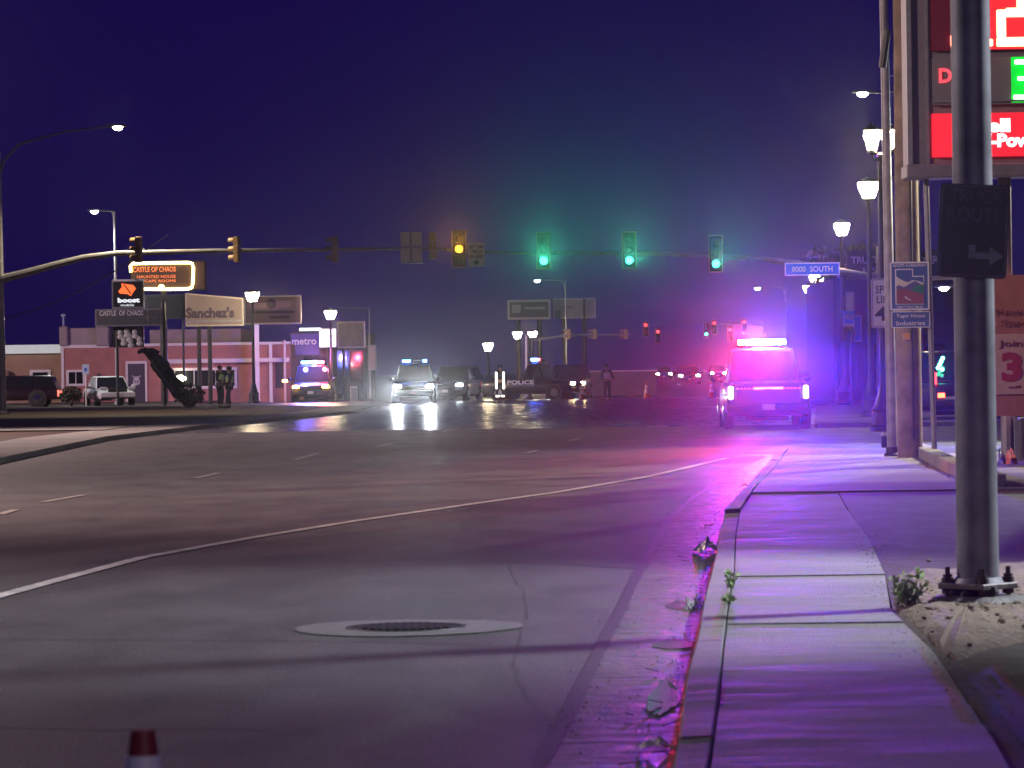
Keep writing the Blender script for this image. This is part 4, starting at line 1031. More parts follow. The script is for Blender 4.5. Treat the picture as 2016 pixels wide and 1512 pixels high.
stx(t, c, 'boost', 232, 586, 275, 596, D, WLIT, .04); stx(t, c, 'mobile', 238, 598, 264, 603, D, WLIT, .0)
mb = MB(); bx(mb, 222, 550, 283, 553.5, -.05, .3, D); mb.build('top_light', mat('pale_cap', (.6, .62, .6), .5), t)
t, c, w, h = sign_board('attraction_sign', 'wide charcoal sign lettered Castle of Chaos below the orange logo sign', 187, 608, 317, 642, D - .4, SFG, STEEL, posts=((321, .12, 5.0),))
stx(t, c, 'CASTLE  OF CHAOS', 196, 611, 282, 622, D - .4, LTR, .01); stx(t, c, 'HAUNTED HOUSE', 242, 625, 282, 628, D - .4, STEEL, 0)
web = MB()
for k in range(8):
    a = k * math.pi / 4; x, z = (W(292, 626, D - .4).x - c.x), W(292, 626, D - .4).z; web.bar((x, -.03, z), (x + .42 * math.cos(a), -.03, z + .38 * math.sin(a)), .012, n=4)
web.build('web_emblem', STEEL, t, local=True)
t, c, w, h = sign_board('poster_sign', 'small dark poster board with pale figures under the Castle of Chaos sign', 223, 643, 283, 684, D + .1, SFB, DKSTEEL)
for k in range(7):
    px, py = random.choice(((236, 655), (249, 653), (264, 654), (243, 668), (257, 670), (273, 667), (270, 656)))if False else ((236, 655), (249, 652), (265, 654), (243, 668), (257, 672), (274, 668), (254, 661))[k]
    p = W(px, py, D); m = MB().ball((p.x - c.x, -.03, p.z), .13, 8, 5, (1, .2, 1.1)); m.ball((p.x - c.x + .02, -.03, p.z - .2), .17, 8, 5, (1, .2, .7)); m.build('poster_figure', mat('poster_grey', (.42, .42, .42), .6), t, local=True)
# neon framed sign
D = 182
NEON = emi('yellow_neon', (1, .90, .28), 7, True)
t, c, w, h = sign_board('neon_sign', 'dark sign framed in yellow neon tube reading Castle of Chaos Haunted House Escape Rooms', 256, 514, 406, 572, D, mat('brown_sign_face', (.10, .05, .035), .6), BLACKM, posts=((322, .16, None),))
q = lambda x, y: (W(x, y, D).x - c.x, -.08, W(x, y, D).z)
MB().tube([q(258, 536), q(257, 524), q(261, 519), q(300, 518), q(372, 517), q(379, 519), q(381, 526), q(380, 558), q(378, 566), q(370, 569), q(320, 569.5), q(284, 569)], .075, 8).build('neon_tube', NEON, t, local=True)
ORL = emi('orange_letters', (1, .25, .08), .9)
stx(t, c, 'CASTLE OF CHAOS', 262, 525, 346, 536, D, ORL, .01); stx(t, c, 'HAUNTED HOUSE', 270, 541, 346, 548, D, ORL, 0); stx(t, c, 'ESCAPE ROOMS', 276, 550, 346, 556, D, ORL, 0)
MB().ball(q(318, 566), .16, 8, 5).build('bulb', NEON, t, local=True)
sign_board('blank_sign', 'plain black sign board beneath the neon framed sign', 286, 580, 365, 627, 181, SFB, DKSTEEL, posts=((318, .10, None), (360, .06, None)))
CREAM = mat('cream_billboard', (.25, .20, .175), .6, var=.12, vscale=.8)
D = 176
t, c, w, h = sign_board('restaurant_billboard', 'cream billboard with large dark slanted lettering left of the lantern lamp', 365, 576, 479, 642, D, CREAM, ALU, posts=((391, .11, None), (412, .11, None)), skew=.28)
stx(t, c, "Sanchez's", 366, 604, 461, 627, D, mat('plum_lettering', (.06, .04, .07), .6), .05)
mb = MB(); bx(mb, 366, 630, 478, 634, -.05, -.021, D); mb.build('stripe', STEEL, t)
t, c, w, h = sign_board('pink_billboard', 'dull pink billboard with small dark lettering right of the lantern lamp', 481, 582, 593, 638, 186, mat('pink_billboard_face', (.24, .14, .15), .6, var=.15, vscale=1), ALU, posts=())
mb = MB(); bx(mb, 500, 612, 580, 617, -.05, -.021, 186); bx(mb, 532, 622, 570, 627, -.05, -.021, 186); bx(mb, 486, 594, 540, 596, -.05, -.021, 186); mb.build('lettering', mat('faded_ink', (.10, .06, .07), .7), t)
p = W(534, 598, 186); MB().ball((p.x - c.x, -.03, p.z), .25, 10, 6, (1, .15, 1)).build('emblem', mat('faded_ink', (.1, .06, .07)), t, local=True)
# dark building with purple sign
D = 208; g = W(655, 795, D)
t = thing('dark_shop', 'dark low shop building behind the patrol vehicle with amber lamps', 'building', (g.x, D, 0))
mb = MB(); bz(mb, 574, 722, 655, 0, 12, D=D); mb.build('wall', mat('dark_wall', (.035, .03, .045), .85, var=.2), t)
mb = MB(); bx(mb, 590, 646, 632, 651, -.25, -.01, D); mb.build('fascia_light', emi('white_strip', (.9, 1, .96), 3.2), t)
mb = MB(); bx(mb, 664, 690, 716, 788, -.06, -.004, D); mb.build('shopfront', GLASS, t)
t, c, w, h = sign_board('purple_shop_sign', 'purple shop sign with pale word metro above the red and blue lightbar', 571, 655, 631, 701, 200, mat('purple_sign_face', (.06, .035, .22), .5, emit=(.12, .06, .5), strength=.16), SFB)
stx(t, c, 'metro', 575, 666, 623, 679, 200, mat('lavender_letters', (.6, .55, .7), .5, emit=(.6, .5, .8), strength=.16), .02)
t, c, w, h = sign_board('white_lit_sign', 'small bright white lit sign with red lettering on a pole', 628, 647, 662, 684, 196, emi('white_lit_face', (.95, 1, .97), 2.2, True), WHITE, posts=((645, .06, None),), fw=.05)
stx(t, c, 'SUBWAY', 632.5, 660, 655, 671, 196, mat('red_letters', (.7, .05, .03), .5, emit=(1, .08, .03), strength=.6), .02)
t, c, w, h = sign_board('grey_billboard', 'dim grey billboard right of the small white lit sign', 664, 633, 719, 685, 204, mat('dim_grey_face', (.16, .16, .14), .6, var=.25, vscale=1.2), STEEL, posts=((676, .08, None),))
f = MB(); D = 206
for a_, b_ in (((665, 607), (727, 607)), ((727, 607), (727, 655))): f.bar(tuple(W(*a_, D)), tuple(W(*b_, D)), .045, n=6)
f.bar(tuple(W(727, 655, D)), (W(727, 655, D).x, D, 0), .06, n=6)
o = f.build('outline_sign', STEEL, None); tag(o, 'thin empty sign frame outlined against the dark right of the grey billboard', 'sign frame')
t, c, w, h = sign_board('pink_banner', 'narrow upright pinkish sign on a thin post left of the dazzling headlamps', 724, 679, 741, 729, 178, mat('pinkish_face', (.40, .27, .32), .6), STEEL, posts=((733, .04, None),), depth=.08)
D = 178; g = W(697, 794, D)
t = thing('utility_cabinet', 'pale upright utility cabinet at the corner right of the amber lit patrol vehicle', 'cabinet', (g.x, g.y, 0))
MB().box((0, 0, .42), (.36, .36, .84)).build('cabinet_body', ALU, t, local=True, bevel=.03); MB().box((0, -.185, .42), (.28, .012, .66)).build('cabinet_door', STEEL, t, local=True)
# parking sign
D = 169; g = W(170, 806, D)
t = thing('parking_sign', 'small pale blue accessible parking sign before the pink building window', 'sign', (g.x, D, KT))
zz = W(168, 727, D).z - KT
MB().bar((0, 0, 0), (0, 0, zz + .15), .03, n=8).build('post', WHITE, t, local=True); MB().box((0, -.05, zz), (.32, .015, .46)).build('sign_face', mat('pale_blue_sheet', (.45, .60, .75), .5), t, local=True); MB().box((0, -.062, zz - .02), (.12, .01, .16)).build('symbol', BLUES, t, local=True)
# wire to the tall sign pole
D = 150
pts = [W(-60, 642, D + 6), W(20, 625, D + 8), W(90, 602, D + 12), W(160, 572, D + 15), W(226, 534, D + 18), W(330, 462, D + 22)]
tag(MB().tube([tuple(p) for p in pts], .028, 6).build('power_cable', DKSTEEL, None), 'drooping cable rising from the left edge to the tall shop signs', 'cable')
# leaning prop and shrubs
D = 160; g = W(372, 800, D)
PROP = mat('dark_prop', (.035, .028, .028), .8, var=.4, bump=.5, bscale=6)
t = thing('leaning_prop', 'dark leaning neck-like prop with hooked tip slanting across the pink building', 'prop', (g.x, g.y, KT))
pt = [W(382, 798, D), W(352, 770, D), W(328, 738, D), W(308, 710, D), W(296, 696, D), W(284, 690, D), W(274, 693, D)]

nk = MB().tube([tuple(pt[0].lerp(pt[-1], 0) if i == 0 else (pt[int(i / 24 * 6)].lerp(pt[min(6, int(i / 24 * 6) + 1)], (i / 24 * 6) % 1))) for i in range(25)], [(.30, .34, .36, .30, .18, .10, .03)[int(i / 24 * 6)] * (1 - (i / 24 * 6) % 1) + (.30, .34, .36, .30, .18, .10, .03, .03)[int(i / 24 * 6) + 1] * ((i / 24 * 6) % 1) for i in range(25)], 12)
nk.v = [tuple(Vector(v) + Vector((random.gauss(0, .05), random.gauss(0, .05), random.gauss(0, .05)))) for v in nk.v]; nk.build('neck', PROP, t, smooth=20)
hk = MB().tube([tuple(W(306, 704, D)), tuple(W(312, 693, D)), tuple(W(302, 688, D)), tuple(W(288, 687, D))], [.10, .09, .08, .03]); hk.build('hook', PROP, t)
rd = MB().tube([tuple(W(302, 712, D) + Vector((0, -.55, 0))), tuple(W(326, 748, D) + Vector((0, -.6, 0))), tuple(W(346, 775, D) + Vector((0, -.5, 0)))], [.06, .08, .05]); rd.build('ridge', mat('prop_grey', (.12, .11, .12), .7), t)
def leaves(c, rx, ry, rz, n, size):
    mb = MB()
    for i in range(n):
        u = random.random() ** .4; th = random.uniform(0, 6.283); ph = math.acos(random.uniform(-.7, 1))
        p = Vector((c[0] + rx * u * math.sin(ph) * math.cos(th), c[1] + ry * u * math.sin(ph) * math.sin(th), c[2] + rz * u * math.cos(ph)))
        a = Vector((random.gauss(0, 1), random.gauss(0, 1), random.gauss(0, 1))).normalized(); b = a.orthogonal().normalized(); k = size * random.uniform(.6, 1.4)
        mb.add([p - a * k, p + b * k * .45, p + a * k, p - b * k * .45], [(0, 1, 2, 3)])
    return mb
LEAFD = mat('dark_foliage', (.035, .05, .025), .7, var=.4, vscale=2)
def shrub(name, label, px, py, D, rx, h, n, m=LEAFD, z=KT, size=.09, group='shrubs'):
    g = W(px, py, D); t = thing(name, label, 'shrub', (g.x, g.y, z), 0, group)
    mb = MB()
    for k in range(7):
        a = k * .9; mb.tube([(0, 0, 0), (.3 * rx * math.cos(a), .3 * rx * math.sin(a), h * .4), (.7 * rx * math.cos(a), .7 * rx * math.sin(a), h * .8)], [.03, .02, .008], 5)
    mb.build('stem', PROP, t, local=True)
    leaves((0, 0, h * .52), rx, rx * .8, h * .52, n, size).build('foliage', m, t, local=True, smooth=0)
    return t
shrub('shrub', 'dark lumpy shrub at the foot of the leaning prop', 372, 800, 158, .75, 1.0, 420)
shrub('shrub', 'dark shrub between the maroon vehicle and the white car', 141, 805, 168, .55, .95, 380)
shrub('shrub', 'dark shrub lit bluish beside the dazzling headlamps', 895, 792, 192, 1.6, 1.5, 600, z=0)
def tree(label, px, D, h, r, n):
    g = W(px, 790, D); t = thing('tree', label, 'tree', (g.x, g.y, 0), 0, 'dark trees behind the buildings')
    mb = MB(); mb.tube([(0, 0, 0), (.1, 0, h * .3), (0, .1, h * .6), (.1, 0, h * .9)], [.32, .25, .16, .04], 8)
    for k in range(6):
        a = k * 1.05; mb.tube([(0, 0, h * (.3 + .07 * k)), (r * .6 * math.cos(a), r * .6 * math.sin(a), h * (.5 + .07 * k))], [.12, .03], 6)
    mb.build('trunk', WOOD, t, local=True)
    m = MB()
    for k in range(14):
        a = random.uniform(0, 6.28); q = random.uniform(.2, .8) * r; l = leaves((q * math.cos(a), q * math.sin(a), h * random.uniform(.5, .9)), r * .45, r * .45, r * .38, n // 14, .28); m.add(l.v, l.f)
    m.build('crown', LEAFD, t, local=True, smooth=0)
tree('dark tree between the street name sign and the dark storefront', 1690, 170, 7.5, 2.2, 1200)
# centre billboards
D = 262
t, c, w, h = sign_board('framed_billboard', 'dark billboard with pale frame over the crossing, left one of two', 999, 590, 1084, 629, D, mat('dark_board_face', (.05, .05, .07), .6), mat('pale_frame', (.42, .38, .40), .6), posts=((1020, .18, None), (1062, .18, None)), fw=.16)
mb = MB(); bx(mb, 1008, 600, 1025, 616, -.05, -.021, D); bx(mb, 1033, 604, 1073, 609, -.05, -.021, D); mb.build('print', mat('grey_print', (.24, .23, .26), .6), t)
t, c, w, h = sign_board('grey_centre_billboard', 'pale grey billboard with upright seam over the crossing, right one of two', 1088, 587, 1173, 627, D + 2, mat('grey_board_face', (.27, .26, .30), .6, var=.2, vscale=.7), mat('pale_frame', (.4, .4, .4)), posts=((1110, .18, None), (1150, .18, None)), fw=.12)
mb = MB(); bx(mb, 1148, 588, 1152.5, 627, -.06, -.021, D + 2); mb.build('seam', SFB, t)
mb = MB(); bx(mb, 1107, 603, 1128, 607, -.05, -.021, D + 2); bx(mb, 1093, 612, 1103, 627, -.05, -.021, D + 2); mb.build('print', mat('dark_grey_print', (.14, .14, .17), .6), t)
# low pale wall beyond the crossing
D = 205; a, b = W(1118, 738, D), W(1292, 735, D)
t = thing('low_wall', 'long low pale wall beyond the crossing behind the lone officer', 'wall', ((a.x + b.x) / 2, D, 0))
MB().box(((a.x + b.x) / 2, D, .68), (b.x - a.x, .2, 1.36)).build('wall_face', mat('pale_block', (.22, .19, .20), .85, var=.15, vscale=1), t)
MB().box(((a.x + b.x) / 2, D, 1.40), (b.x - a.x + .1, .28, .08)).build('coping', TRIMW, t)
# small cones in the crossing
CW = mat('cone_white', (.75, .72, .74), .5); CO = mat('cone_orange', (.55, .12, .03), .6)
def cone(label, loc, h=.71, top=None, zt=.60):
    t = thing('traffic_cone', label, 'traffic cone', loc, 0, 'traffic cones')
    k = h / .71
    MB().box((0, 0, .018), (.36 * k, .36 * k, .036)).build('base', BLACKM, t, local=True, bevel=.01)
    rr = lambda z: (.135 - .108 * z / h) * k
    for z0, z1, m, nm in ((.036, .25, CO, 'cone_body'), (.25, .41, CW, 'reflective_collar'), (.41, .47, CO, 'cone_band'), (.47, zt, CW, 'reflective_collar'), (zt, .71, top or CO, 'cone_tip')):
        e_ = .003 if m is CW else 0
        MB().lathe([(rr(z0 * k) + e_, z0 * k), (rr(z1 * k) + e_, z1 * k)], n=20).build(nm, m, t, local=True)
    return t
for px, py, lab in ((1146, 784, 'small white-banded cone beside the dark car with one headlamp'), (1273, 787, 'small white-banded cone right of the lone officer'), (1401, 785, 'small white-banded cone left of the parked police pickup')):
    g = G(px, py); D = 178; g = W(px, py, D); cone(lab, (g.x, g.y, 0), .8)

# ================================================================== right side: storefront, price sign
D = 152
t = thing('storefront', 'dark storefront building with dim white roof lettering behind the poles at right', 'building', (W(1840, 800, D).x, D, 0))
mb = MB(); bz(mb, 1640, 2250, 545, 0, 14, D=D); mb.build('wall', mat('storefront_wall', (.07, .06, .075), .85, var=.2), t)
mb = MB(); bx(mb, 1668, 492, 1856, 544, .3, .6, D); mb.build('roof_sign', mat('dark_roof_sign', (.03, .028, .035), .6), t)
rs = t
def wtx(s_, x0, y0, x1, y1, D, m, off, b=.01):
    a, b_ = W(x0, y1, D), W(x1, y0, D); return text(s_, 'lettering', rs, a.x, a.z, b_.x, b_.z, D + off, m, False, b, .02)
GRL = mat('grey_letters', (.42, .40, .45), .6)
wtx('TRUSTS', 1677, 504, 1738, 519, D, GRL, .26, .02); wtx('LAWYER', 1770, 503, 1850, 520, D, GRL, .26, .02); wtx('I.S.', 1700, 526, 1736, 538, D, GRL, .26, .02)
mb = MB(); bx(mb, 1640, 655, 1990, 668, -.5, -.01, D); mb.build('awning', mat('awning', (.06, .05, .07), .8), t)
for x in (1648, 1700, 1752, 1822, 1880, 1930):
    mb = MB(); bx(mb, x, 676, x + 40, 782, -.06, -.004, D); mb.build('window', GLASS, t)
# price sign
D = 52; s = PM(D)
c = W(1985, 330, D)
t = thing('price_sign', 'tall grey fuel price pylon with red and green lit digits at the right edge', 'price sign', (W(2060, 930, D).x, D, KT))
FRM = mat('pylon_grey', (.22, .20, .22), .5, .3, var=.1)
X0, X1 = W(1786, 200, D).x, W(1786, 200, D).x + 3.9
zb_, zt_ = W(1900, 322, D).z, 9.6
MB().box(((X0 + X1) / 2, D + .35, (zb_ + zt_) / 2), (X1 - X0, .6, zt_ - zb_)).build('cabinet', FRM, t)
mb = MB(); MBz = lambda a, b: ((X0 + X1) / 2, D + .3, (a + b) / 2)
mb.box(MBz(W(1900, 349, D).z, zb_ - .004), (X1 - X0 + .06, .75, zb_ - W(1900, 349, D).z)); mb.build('lower_beam', FRM, t, bevel=.02)
mb = MB(); mb.box((X0 + .035, D + .02, (zb_ + zt_) / 2), (.07, .06, zt_ - zb_)); mb.box((X0 + .30, D + .03, (zb_ + zt_) / 2), (.04, .04, zt_ - zb_)); mb.build('edge_trim', STEEL, t)
def pan(x0, y0, x1, y1, m, nm, d0=-.04, d1=.045):
    mb = MB(); bx(mb, x0, y0, x1, y1, d0, d1, D); return mb.build(nm, m, t)
pan(1832, -90, 2180, 98, mat('dark_red_display', (.05, .004, .012), .3, emit=(.35, .0, .02), strength=.12), 'digit_display')
pan(1836, 112, 2180, 205, mat('row_panel', (.20, .18, .20), .5), 'fuel_row')
pan(1836, 196, 2180, 200, STEEL, 'row_trim', -.075, -.042)
pan(1835, 222, 2180, 307, emi('red_panel', (.95, .015, .03), 1.0, True), 'brand_panel')
DIG = emi('red_digit', (1, .30, .16), 7, True); DGG = emi('green_digit', (.35, 1, .4), 5, True); LGR = emi('red_glow', (1, .02, .03), 1.0, True); LGG = emi('green_glow', (.0, .55, .03), 1.0)
def seg(rects, m, nm, d0=-.09, d1=-.045):
    mb = MB()
    for r in rects: bx(mb, *r, d0, d1, D)
    return mb.build(nm, m, t, bevel=.012)
pan(1948, -90, 2140, 96, LGR, 'red_display', -.044, .03)
seg([(1961, 74, 2050, 92), (1961, 20, 1979, 74), (1979, 16, 2050, 34), (2000, -50, 2030, 15.5)], DIG, 'digit')
seg([(1944, 78, 1953, 92)], DIG, 'decimal_point', -.12, -.06); seg([(1870, 70, 1884, 92), (1880, -60, 1888, 0)], emi('red_digit_edge', (1, .25, .15), 6), 'digit')
pan(1990, 112, 2100, 202, LGG, 'green_display', -.044, .03)
seg([(1996, 118, 2060, 127), (2002, 151, 2060, 159), (1994, 187, 2060, 196), (2056, 127, 2064, 187)], DGG, 'digit')
def ptx(s_, x0, y0, x1, y1, m, b=.03):
    a, b_ = W(x0, y1, D), W(x1, y0, D); return text(s_, 'lettering', t, a.x, a.z, b_.x, b_.z, D - .056, m, False, b, .01)
ptx('Diesel', 1848, 134, 1938, 164, emi('red_letters_lit', (1, .06, .08), 1.6), .03)
WL = emi('white_letters_lit', (1, .9, .9), 1.6)
ptx('Shell', 1896, 233, 1988, 262, WL, .05); ptx('V-Power', 1925, 262, 2062, 291, WL, .05)
mb = MB(); 
for x in (1800, 2170): 
    p = W(x, 400, D); 
mb.bar((X0 + .9 + .55, D + .35, -.1), (X0 + .9 + .55, D + .35, zb_ - .15), .10, n=10); mb.bar((X1 - .5, D + .35, -.1), (X1 - .5, D + .35, zb_ - .15), .12, n=10); mb.build('post', FRM, t)
# banner panel below
BANR = mat('rust_red_banner', (.34, .12, .09), .7, var=.1); BANP = mat('pink_banner', (.46, .27, .25), .7, var=.08)
xa = 1954
def dpan(x0, y0, x1, y1, m, nm, d0=-.02, d1=.03): mb = MB(); bx(mb, x0, y0, x1, y1, d0, d1, D); return mb.build(nm, m, t)
dpan(xa, 540, 2190, 818, BANR, 'banner', .03, .06); dpan(xa + 6, 656, 2184, 775, BANP, 'banner_panel', .0, .028)
mt = mat('maroon_ink', (.16, .02, .03), .7)
def btx(s_, x0, y0, x1, y1, m, b=.01):
    a, b_ = W(x0, y1, D), W(x1, y0, D); return text(s_, 'lettering', t, a.x, a.z, b_.x, b_.z, D - .012, m, False, b, .008)
btx('New App', 1956, 606, 2075, 624, mt, .0); btx('Savings', 1970, 629, 2075, 645, mt, 0); btx('Join &', 1966, 669, 2042, 687, mt, .01); btx('3', 1972, 693, 2012, 752, mat('crimson_ink', (.32, .02, .05), .7), .05); btx('off per gal', 1985, 758, 2080, 766, mt, 0)
mb = MB(); bx(mb, 2004, 822, 2180, 960, -.1, .4, D); mb.build('plinth', CONC2, t, bevel=.04); mb = MB(); bx(mb, 1997, 822, 2004, 905, -.05, .05, D); mb.build('post', STEEL, t)

# ================================================================== street furniture and litter in the foreground
g = G(800, 1237, 0)
t = thing('manhole', 'round iron manhole cover set in a pale concrete collar in the near lane', 'manhole cover', (g.x, g.y, 0))
col = MB(); n = 40; vs = []
for r_, z in ((.36, .007), (.63, .009), (.67, .006)):
    for i in range(n):
        a = 2 * math.pi * i / n; k = r_ * (1 + .03 * math.sin(3 * a + 1) * (r_ > .5)); vs.append((k * math.cos(a), k * 1.0 * math.sin(a), z))
col.add(vs, [(j * n + i, j * n + (i + 1) % n, (j + 1) * n + (i + 1) % n, (j + 1) * n + i) for j in range(2) for i in range(n)])
col.build('collar', mat('collar_concrete', (.10, .098, .10), .8, var=.2, vscale=8, bump=.4), t, local=True)
IRON = mat('cast_iron', (.03, .028, .03), .55, .5, var=.4, vscale=18)
MB().lathe([(.36, .0055), (.355, .012), (.325, .012), (.324, .006)], n=36).build('frame_ring', IRON, t, local=True)
lid = MB(); lid.lathe([(.32, .002), (.318, .008), (.30, .0085)], n=36); lid.build('lid', IRON, t, local=True)
stud = MB()
for i in range(-6, 7):
    for j in range(-6, 7):
        if i * i + j * j < 36: stud.box((i * .047, j * .047, .012), (.03, .03, .010))
stud.build('lid_pattern', IRON, t, local=True)
# cone right in front
c = W(281, 1437, 7.9)
cone('traffic cone with dark red tip and white collar close in front at the bottom left', (c.x, c.y, c.z - .71), .71, mat('cone_dark_red', (.10, .012, .02), .55)) if False else None
t = cone('traffic cone with dark red tip and white collar close in front at the bottom left', (c.x, c.y, 0), c.z, mat('cone_dark_red', (.22, .02, .03), .55), .655)
def crumple(name, label, cat, px, py, m, w, d, h, rz=0, z=.01, seedv=1, lit=None):
    rnd = random.Random(seedv); g = G(px, py, z); t = MB(); n = 9; k = 6; vs = []
    for j in range(k):
        for i in range(n):
            u, v = i / (n - 1) - .5, j / (k - 1) - .5
            vs.append((u * w + rnd.uniform(-.12, .12) * w / n * 3, v * d + rnd.uniform(-.1, .1) * d, max(0, h * (1 - (2 * abs(u)) ** 1.5) * (1 - abs(v)) * rnd.uniform(.35, 1.0)) + .004))
    t.add(vs, [(j * n + i, j * n + i + 1, (j + 1) * n + i + 1, (j + 1) * n + i) for j in range(k - 1) for i in range(n - 1)])
    o = t.build(name, m, None, smooth=0)
    o.location = g; o.rotation_euler = (0, 0, R(rz)); return tag(o, label, cat, 'litter in the gutter')
crumple('wrapper', 'shiny crumpled foil wrapper standing in the gutter pan', 'litter', 1393, 1086, mat('foil', (.55, .50, .55), .22, .8), .17, .30, .15, 10, seedv=3)
crumple('wrapper', 'crumpled pale wrapper lying in the gutter at the bottom edge', 'litter', 1288, 1474, mat('pale_litter', (.62, .55, .55), .5), .115, .16, .06, 0, seedv=5)
crumple('wrapper', 'small orange wrapper glowing by the kerb below the police pickup', 'litter', 1466, 959, mat('orange_litter', (.75, .25, .02), .5), .10, .16, .07, 0, seedv=7)
crumple('paper_scrap', 'blue and white paper scrap by the price sign plinth', 'litter', 1970, 914, mat('blue_litter', (.25, .28, .6), .5), .16, .2, .3, 0, KT, 9)
crumple('paper_scrap', 'red and white paper scrap beside the blue scrap by the price sign', 'litter', 1990, 914, mat('red_litter', (.6, .15, .15), .5), .16, .2, .3, 20, KT, 12)
# puddle and wet patches in the gutter
WATER = mat('puddle_water', (.075, .065, .075), .27)
def puddle(label, pts, z=.0092):
    P = [G(a, b, z) for a, b in pts]; c = sum(P, Vector()) / len(P); mb = MB(); v = [c] 
    for i, p in enumerate(P):
        q = P[(i + 1) % len(P)]
        for k in range(3): v.append(p.lerp(q, k / 3) + (p.lerp(q, k / 3) - c) * random.uniform(-.10, .10))
    n = len(v) - 1; mb.add([tuple((x.x, x.y, z)) for x in v], [(0, 1 + i, 1 + (i + 1) % n) for i in range(n)])
    o = mb.build('puddle', WATER, None); tag(o, label, 'puddle', 'puddles in the gutter')
def oval(cx, cy, rx, ry, tilt=0.0): return [(cx + rx * math.cos(t) * (1 + .12 * math.sin(3 * t)) + tilt * ry * math.sin(t), cy + ry * math.sin(t)) for t in [i * math.pi / 7 for i in range(14)]]
puddle('violet reflecting puddle against the kerb near the bottom of the gutter', oval(1308, 1370, 30, 36, -.35))
puddle('thin puddle strip against the kerb beside the pink-lit kerb stone', oval(1325, 1268, 40, 9, -.4))
puddle('upper puddle with bright specks below the foil wrapper', oval(1345, 1190, 34, 9, -.4))
gl = MB()
for i in range(70):
    p = G(random.gauss(1363, 12), random.gauss(1188, 7), .012); gl.ball(tuple(p), random.uniform(.004, .010), 5, 3)
o = gl.build('glass_bits', mat('broken_glass', (.7, .7, .75), .08, .3), None); o['kind'] = 'stuff'
gr = MB()
for i in range(900):
    a = random.random(); y = random.uniform(12, 45); xk = interp(KF, y); xg = interp(GUT, y)
    x = xk - abs(random.gauss(0, .16)) if a < .7 else xg + random.gauss(0, .05)
    if x > xk - .01: continue
    gr.ball((x, y, .008), random.uniform(.0015, .005), 5, 3, (1, 1, .7))
for i in range(500):
    y = random.uniform(12, 30); x = interp(SR, y) + random.gauss(.02, .10); gr.ball((x, y, KT + .006), random.uniform(.0015, .005), 5, 3, (1, 1, .6))
o = gr.build('gravel', DIRT, None); o['kind'] = 'stuff'
tw = MB()
for i in range(40):
    y = random.uniform(13, 36); x = interp(KF, y) - abs(random.gauss(.05, .10)); a = random.uniform(0, 6.28); l = random.uniform(.03, .12); p = Vector((x, y, .015))
    tw.tube([p, p + Vector((math.cos(a) * l, math.sin(a) * l, .012))], [.003, .002], 4)
o = tw.build('twigs', WOOD, None); o['kind'] = 'stuff'
st = MB(); rn = random.Random(21)
for i in range(420):
    a = rn.uniform(0, 6.28); q = abs(rn.gauss(0, .55)) + .1; c0 = G(1926, 1192, KT)
    x, y = c0.x + q * math.cos(a), c0.y + q * 2.2 * math.sin(a)
    if x < interp(SR, y) + .03: continue
    st.ball((x, y, KT + .03), rn.uniform(.006, .022), 6, 4, (1, rn.uniform(.6, 1.2), .7))
o = st.build('rubble', DIRT, None); o['kind'] = 'stuff'
# weeds
WEED = mat('weed_green', (.26, .36, .14), .65, var=.35, vscale=30)
def weed(label, px, py, z, h, r, n, seedv):
    rnd = random.Random(seedv); g = G(px, py, z); t = thing('weed', label, 'weed', tuple(g), 0, 'weeds'); mb = MB(); lf = MB()
    for i in range(n):
        a = rnd.uniform(0, 6.28); l = rnd.uniform(.4, 1) * h; q = rnd.uniform(.2, 1) * r; b = Vector((rnd.gauss(0, r * .25), rnd.gauss(0, r * .25), 0)); tip = b + Vector((q * math.cos(a), q * math.sin(a), l))
        mid = b.lerp(tip, .5) + Vector((0, 0, l * .15)); mb.tube([b, mid, tip], [.004, .003, .0015], 4)
        for k in range(5):
            f = rnd.uniform(.25, 1); p = b.lerp(mid, f * 2) if f < .5 else mid.lerp(tip, f * 2 - 1); d = Vector((rnd.gauss(0, 1), rnd.gauss(0, 1), rnd.uniform(.0, 1))).normalized() * rnd.uniform(.02, .045); w_ = d.orthogonal().normalized() * d.length * .32
            lf.add([p, p + d * .5 + w_, p + d, p + d * .5 - w_], [(0, 1, 2, 3)])
    mb.build('stem', WEED, t, local=True); lf.build('leaf_mass', WEED, t, local=True, smooth=0)['kind'] = 'stuff'
weed('bushy light green weed between the footway and the thick pole', 1786, 1196, KT, .20, .105, 46, 2)
weed('small weed sprouting from the joint behind the kerb', 1440, 1158, KT, .13, .04, 12, 4)
weed('low weed growing along the kerb joint below the small sprout', 1436, 1190, KT, .07, .04, 9, 6)
weed('thin dry stalk weed behind the bushy one', 1810, 1150, KT, .12, .02, 4, 8)

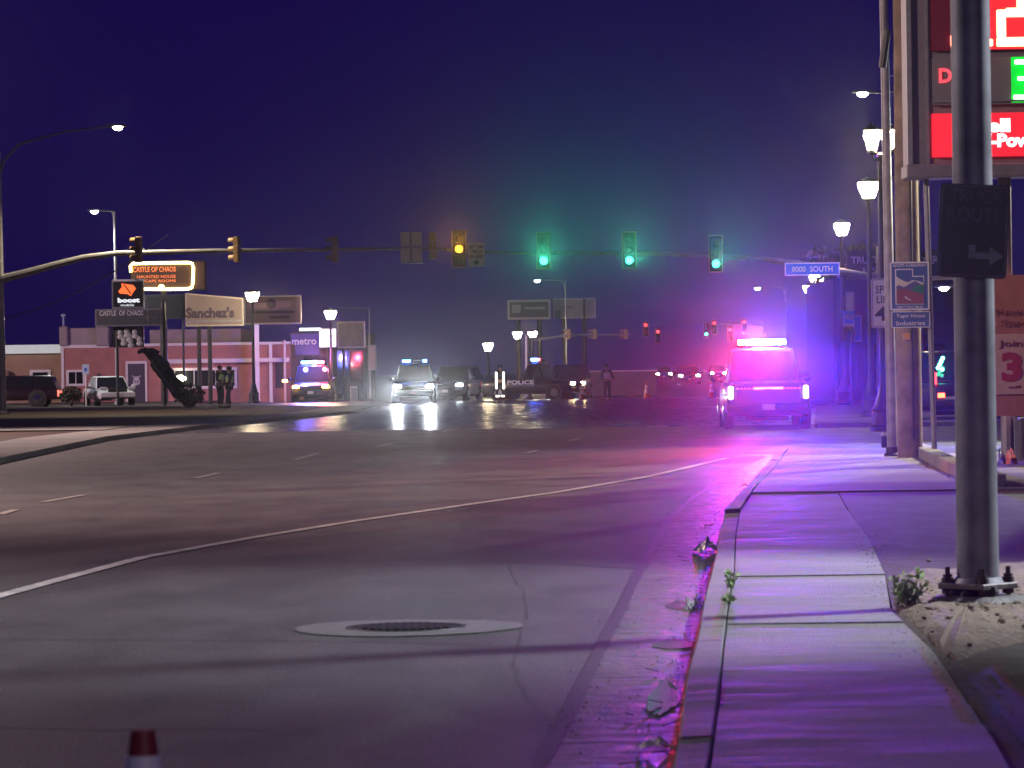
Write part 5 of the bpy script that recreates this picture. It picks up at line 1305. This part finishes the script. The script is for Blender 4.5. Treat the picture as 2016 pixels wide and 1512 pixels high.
# ================================================================== unseen lamps outside the picture, some added as fill
def flood(label, base, h, tgt, power, col, size, blend, sc=None, radius=.12):
    t = thing('flood_light', label, 'flood light', base)
    MB().lathe([(.22, 0), (.22, .05), (.08, .08), (.06, h)], n=12).build('pole', STEEL, t, local=True)
    u = Vector((tgt[0] - base[0], tgt[1] - base[1], 0)).normalized() * .7
    MB().box((u.x, u.y, h + .10), (.42, .42, .12)).build('lamp_head', DKSTEEL, t, local=True, bevel=.03)
    MB().box((u.x, u.y, h + .03), (.3, .3, .012)).build('lens', HEADC, t, local=True)
    u = Vector((tgt[0] - base[0], tgt[1] - base[1], 0)).normalized() * .7
    MB().tube([(0, 0, h - .05), (u.x * .8, u.y * .8, h + .08)], .04).build('arm', STEEL, t, local=True)
    spot(t, 'lamp_beam', (base[0] + u.x, base[1] + u.y, base[2] + h - .12), tgt, power, col, size, blend, radius, sc=sc)
flood('tall forecourt floodlight off to the right beyond the price sign', (11, 58, KT), 6.1, (4.8, 51.2, 0), 6500, (1, .88, .62), 60, .6)
flood('tall forecourt floodlight farther right over the fuel pumps', (13, 69, KT), 6.0, (9, 63, 0), 9000, (.92, 1, .90), 100, .6)
flood('side street light right of the thick pole', (9.8, 23.8, KT), 8.2, (.9, 22.2, 0), BANDP, (.86, .93, 1), 38, .7, (1.6, 1, 1), .45)
flood('warm street light at the left kerb abreast of the camera', (-13, 28, 0), 9.5, (-1.5, 20.5, 0), BEHINDP, (1, .80, .84), 95, .8)
flood('warm street light at the left kerb beyond the frame edge', (-15, 40, 0), 10.5, (1, 46, 1.5), 15000, (1, .70, .60), 112, .8)
flood('warm street light at the left kerb short of the corner', (-20, 90, KT), 10.5, (-6, 84, 0), 24000, (1, .72, .64), 125, .7)
flood('added unseen light at far left brightening the pink building', (-47, 152, 0), 10, (-17, 196, 2.5), 38000, (1, .72, .78), 80, .6)  # lamp added out of view to brighten the building front and signs
flood('added unseen light behind the camera on the right footway', (8, -14, 0), 9.0, (-1, 12, 0), 2200, (.95, .80, 1), 90, .7)  # faint fill added from behind for the cone and near things
